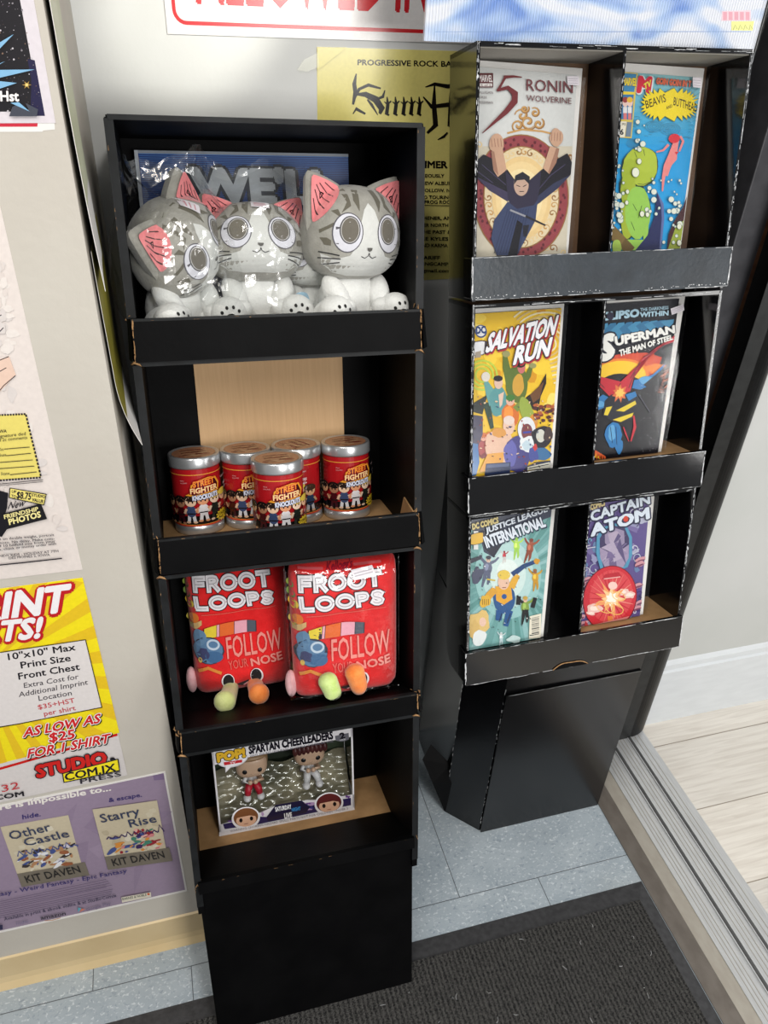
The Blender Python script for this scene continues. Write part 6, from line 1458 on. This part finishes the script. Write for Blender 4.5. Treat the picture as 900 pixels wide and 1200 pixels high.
m, wd, ht = stand(FL, PV, (231, 823), (344, 806.5), (211, 668)); w0p = FL.shelf((231, 823), PV)[1]
L4 = [(185, 1032), (865, 938), (835, 52), (75, 140)]; R4 = [(158, 1060), (838, 962), (800, 72), (118, 150)]
def foot_to(x0, x1, dy, dz): return [(x0, .014, .016), (x0*.5+x1*.5, -dy*.5, .018+dz*.5), (x1, -dy, .022+dz)]
pouch('red plush cereal pouch without a bag, its pale green and orange feet hanging forward', m, wd, ht, [(200+p[0]/6, 650+p[1]/6) for p in L4], Z5,
      [(M['fur_green'], foot_to(wd*.36, wd*.275, .050, .004), [.0135, .0150, .0190]), (M['fur_orange'], foot_to(wd*.60, wd*.62, .042, .004), [.0140, .0150, .0185])],
      [((-.006, .03, .030), (.010, .012, .026))], seed=1.0)
Z6 = zoomer(320, 640, 5.625)
PW = 0.305
m, wd, ht = stand(FL, PW, (348, 828), (469, 811), (341, 667))
# the same artwork on its own outline: drawing coordinates of the first pouch carried over
h56 = homog(L4, R4)
pouch('red plush cereal pouch in a tight clear bag, its feet folded up over its face', m, wd, ht, [(320+p[0]/5.625, 640+p[1]/5.625) for p in R4], lambda p: Z6(h56(p)),
      [(M['fur_lightgreen'], [(wd*.36, .006, .014), (wd*.33, -.012, .028), (wd*.29, -.012, .050)], [.013, .0150, .0165]), (M['fur_orange'], [(wd*.60, .006, .016), (wd*.58, -.012, .034), (wd*.545, -.012, .060)], [.013, .0150, .0170])],
      [((-.005, .03, .028), (.010, .012, .026))], bag=True, sticker=[(490, 130), (640, 100), (664, 158), (512, 186)], seed=2.0)

# ---- boxed vinyl figures -----------------------------------------------------------
Z9 = zoomer(230, 850, 4.5)
m, wd, ht = stand(FL, -0.0625, Z9((125, 580)), Z9((835, 440)), Z9((70, 84)))
root = root_at('figure_box', 'white window box with two big-headed vinyl figures on the lowest shelf', 'box', m)
dp = 0.085; Hm = homog([(125, 580), (835, 440), (826, -36), (70, 84)], [(0, 0), (wd, 0), (wd, ht), (0, ht)])
F_ = lambda p: Hm(p)
wh = mat('white carton', (214, 212, 216), (224, 222, 226), 0.35, 30)
zb_ = F_((480, 510))[1]; zt_ = F_((480, 160))[1]; zt_ = F_((300, 200))[1]
lowp, hip = ht*0.20, ht*0.80
b = MB()
b.box((0, dp-.001, 0), (wd, dp, ht), wh); b.box((0, 0, 0), (wd, dp, .001), wh); b.box((0, 0, ht-.001), (wd, dp, ht), wh)
b.box((wd-.001, 0.0, 0), (wd, dp, lowp*0.7), wh); b.box((0, 0, 0), (.001, dp, ht), wh)
b.prism([(0, 0, 0), (wd, 0, 0), (wd, 0, lowp*0.82), (wd*.74, 0, lowp*0.86), (wd*.64, 0, lowp*1.0), (wd*.40, 0, lowp*1.0), (wd*.30, 0, lowp*.80), (0, 0, lowp*.55)], (0, .001, 0), wh)
b.prism([(0, 0, ht), (0, 0, hip-.012), (wd*.05, 0, hip-.008), (wd, 0, hip), (wd, 0, ht)], (0, .001, 0), wh)
b.box((0, 0, 0), (.0035, .001, ht), wh); b.box((wd-.0035, 0, 0), (wd, .001, ht), wh)
a = Art(b, M['ink_gloss'], lambda x, z, h: Vector((x, -h, z)), F_)
K = (26, 24, 34)
a.text('SPARTAN CHEERLEADERS', (280, 152), (724, 74), (276, 112), K, .06)
a.text('VINYL FIGURES / FIGURINES EN VINYLE / FIGURAS DE VINIL', (282, 170), (728, 92), (281, 158), (110, 106, 116), .01)
a.ell(190, 178, 84, 44, (206, 204, 210), -12); a.poly([(150, 205), (152, 252), (190, 215)], (206, 204, 210)); a.ell(190, 176, 80, 40, (236, 234, 238), -12); a.poly([(154, 204), (156, 244), (186, 214)], (236, 234, 238))
a.text('POP!', (112, 194), (256, 166), (106, 148), (226, 180, 50), .07, [(0.13, K, 0, 0)]); a.poly([(142, 196), (240, 182), (242, 196), (146, 212)], (196, 44, 52)); a.text('TV', (176, 206), (206, 201), (175, 196), (236, 220, 224), .03)
a.poly([(734, 60), (806, 44), (808, 78), (770, 90), (738, 84)], (106, 106, 114)); a.text('2', (762, 76), (786, 70), (758, 46), K, .05); a.text('PACK', (760, 86), (790, 80), (760, 78), (220, 220, 224), .01)
a.poly([(140, 520), (330, 480), (372, 482), (420, 420), (556, 396), (600, 424), (640, 412), (815, 382), (816, 420), (560, 472), (330, 520), (150, 546)], (44, 38, 88))
for i in range(34): x = random.uniform(150, 800); a.blob(x, 560-x*0.19+random.uniform(-40, 0), random.uniform(6, 20), random.uniform(4, 12), random.choice([(60, 60, 130), (110, 70, 140), (50, 110, 150), (180, 150, 190), (34, 28, 60)]), .3)
a.poly([(372, 482), (420, 420), (556, 396), (600, 430), (580, 458), (380, 502)], (36, 32, 60))
a.text('SATURDAY', (420, 452), (504, 436), (416, 430), (236, 236, 240), .05); a.text('NIGHT', (506, 452), (552, 444), (504, 434), (60, 140, 206), .05); a.text('LIVE', (468, 488), (506, 481), (465, 462), (236, 236, 240), .06)
for cx, cy, hair in ((262, 482, (122, 78, 48)), (700, 406, (96, 40, 40))):
    a.ell(cx, cy+4, 76, 58, (238, 236, 240), -10, 30); a.ell(cx, cy, 66, 48, hair, -10, 30); a.ell(cx+2, cy+14, 54, 34, (226, 180, 150), -10, 26); a.poly([(cx-56, cy+6), (cx-50, cy-22), (cx, cy-34), (cx+50, cy-30), (cx+56, cy-6), (cx+20, cy-10), (cx-20, cy-2)], hair)
    a.ell(cx-26, cy+16, 9, 11, (30, 24, 26)); a.ell(cx+30, cy+6, 9, 11, (30, 24, 26)); a.line([(cx-10, cy+36), (cx+12, cy+32)], 3, (150, 90, 80))
a.poly([(120, 584), (120, 560), (330, 524), (560, 478), (830, 426), (836, 444)], (226, 224, 228)); a.text('WARNING CHOKING HAZARD SMALL PARTS NOT FOR CHILDREN UNDER 3', (180, 560), (800, 440), (178, 548), (120, 116, 124), .005)
b.build('carton', root, local=True)
b = MB(); b.box((.002, .0016, lowp*.4), (wd-.002, .0020, hip+.01), M['pane']); b.box((wd-.0008, .002, lowp*.7), (wd-.0004, dp-.002, ht-.002), M['pane']); b.build('window', root, local=True)
b = MB(); b.box((.0015, dp-.0022, .002), (wd-.0015, dp-.0012, ht-.002), mat('olive printed backdrop', (34, 42, 30), (70, 84, 62), 0.5, 9)); b.build('backdrop', root, local=True)
tray = mat('clear blister tray', (92, 90, 74), (160, 152, 128), 0.12, 11, spec=0.7, bump=0.8, bscale=30, coat=0.6)
b = MB()
vs = []; fs = []; n = 24
for j in range(n+1):
    for i in range(n+1):
        x = .003+(wd-.006)*i/n; t = j/n; z = .004+(ht*.42)*t; y = .022+.050*t+.007*math.sin(i*0.9)*math.sin(j*1.1+.4); vs.append((x, y, z))
for j in range(n):
    for i in range(n): q = j*(n+1)+i; fs.append((q, q+1, q+n+2, q+n+1))
b.add(vs, fs, tray, smooth=True); b.build('blister_tray', root, local=True)
skin = mat('vinyl skin', (206, 170, 144), (212, 178, 152), 0.35, 30); hairA = mat('sandy hair vinyl', (150, 118, 86), (164, 130, 96), 0.4, 30); hairB = mat('dark red brown hair vinyl', (74, 34, 34), (92, 46, 44), 0.4, 30)
redv = mat('red vinyl', (176, 22, 44), (190, 30, 52), 0.4, 30); whv = mat('white vinyl', (216, 214, 216), (226, 224, 226), 0.4, 30); blv = mat('black vinyl', (22, 20, 22), (30, 28, 30), 0.3, 30)
def figure(c, hair, top, legm, lean, nm):
    cx, cz = c; y = .036; k = 1.5; lz = 1.25
    P = lambda x, y_, z: (cx+x*k, y+y_*1.25, cz+z*lz)
    b = MB(); b.ellipsoid((cx, y, cz), (.021*k, .021, .0175*k), skin, 28, 20, 2.8)
    b.ellipsoid(P(0, .004, -.030), (.011, .009, .018), top, 16, 12)
    for s in (-1, 1):
        b.tube([P(s*.007, .002, -.024), P(s*.012, -.006, -.030), P(s*.005, -.010, -.029)], [.0052, .005, .004], skin if s > 0 else whv, 10); b.ellipsoid(P(s*.0035, -.011, -.0285), (.005, .005, .005), skin, 12, 8)
        b.tube([P(s*.0035, 0, -.037), P(s*.007+lean, -.006, -.046), P(s*.008+lean, -.008, -.054)], [.0078, .0074, .0062], legm, 12); b.ellipsoid(P(s*.009+lean, -.010, -.058), (.0080, .0105, .0070), whv, 14, 10)
        b.ellipsoid((cx+s*.0095*k, y-.0185, cz-.004), (.0054, .0036, .0058), blv, 14, 10)
    b.ellipsoid((cx, y-.0208, cz-.010), (.0016, .0016, .0016), skin, 8, 6)
    fg = b.build('vinyl_figure', root, local=True)
    b = MB(); b.ellipsoid((cx, y+.006, cz+.009), (.0226*k, .0205, .0182*k), hair, 26, 18, 2.8)
    if nm:
        for i in range(8): x = cx+(-.020+i*.0057)*k; b.ellipsoid((x, y-.0165, cz+.017), (.0058, .0055, .0105), hair, 10, 8)
    else:
        b.ellipsoid((cx, y-.009, cz+.0215), (.030, .0120, .0075), hair, 20, 12)
    b.build('hair', fg, local=True)
pA, pB = F_((300, 262)), F_((608, 200))
figure((pA[0], pA[1]-.0), hairA, whv, redv, .0, 0); figure((pB[0]+.002, pB[1]), hairB, whv, whv, .002, 1)
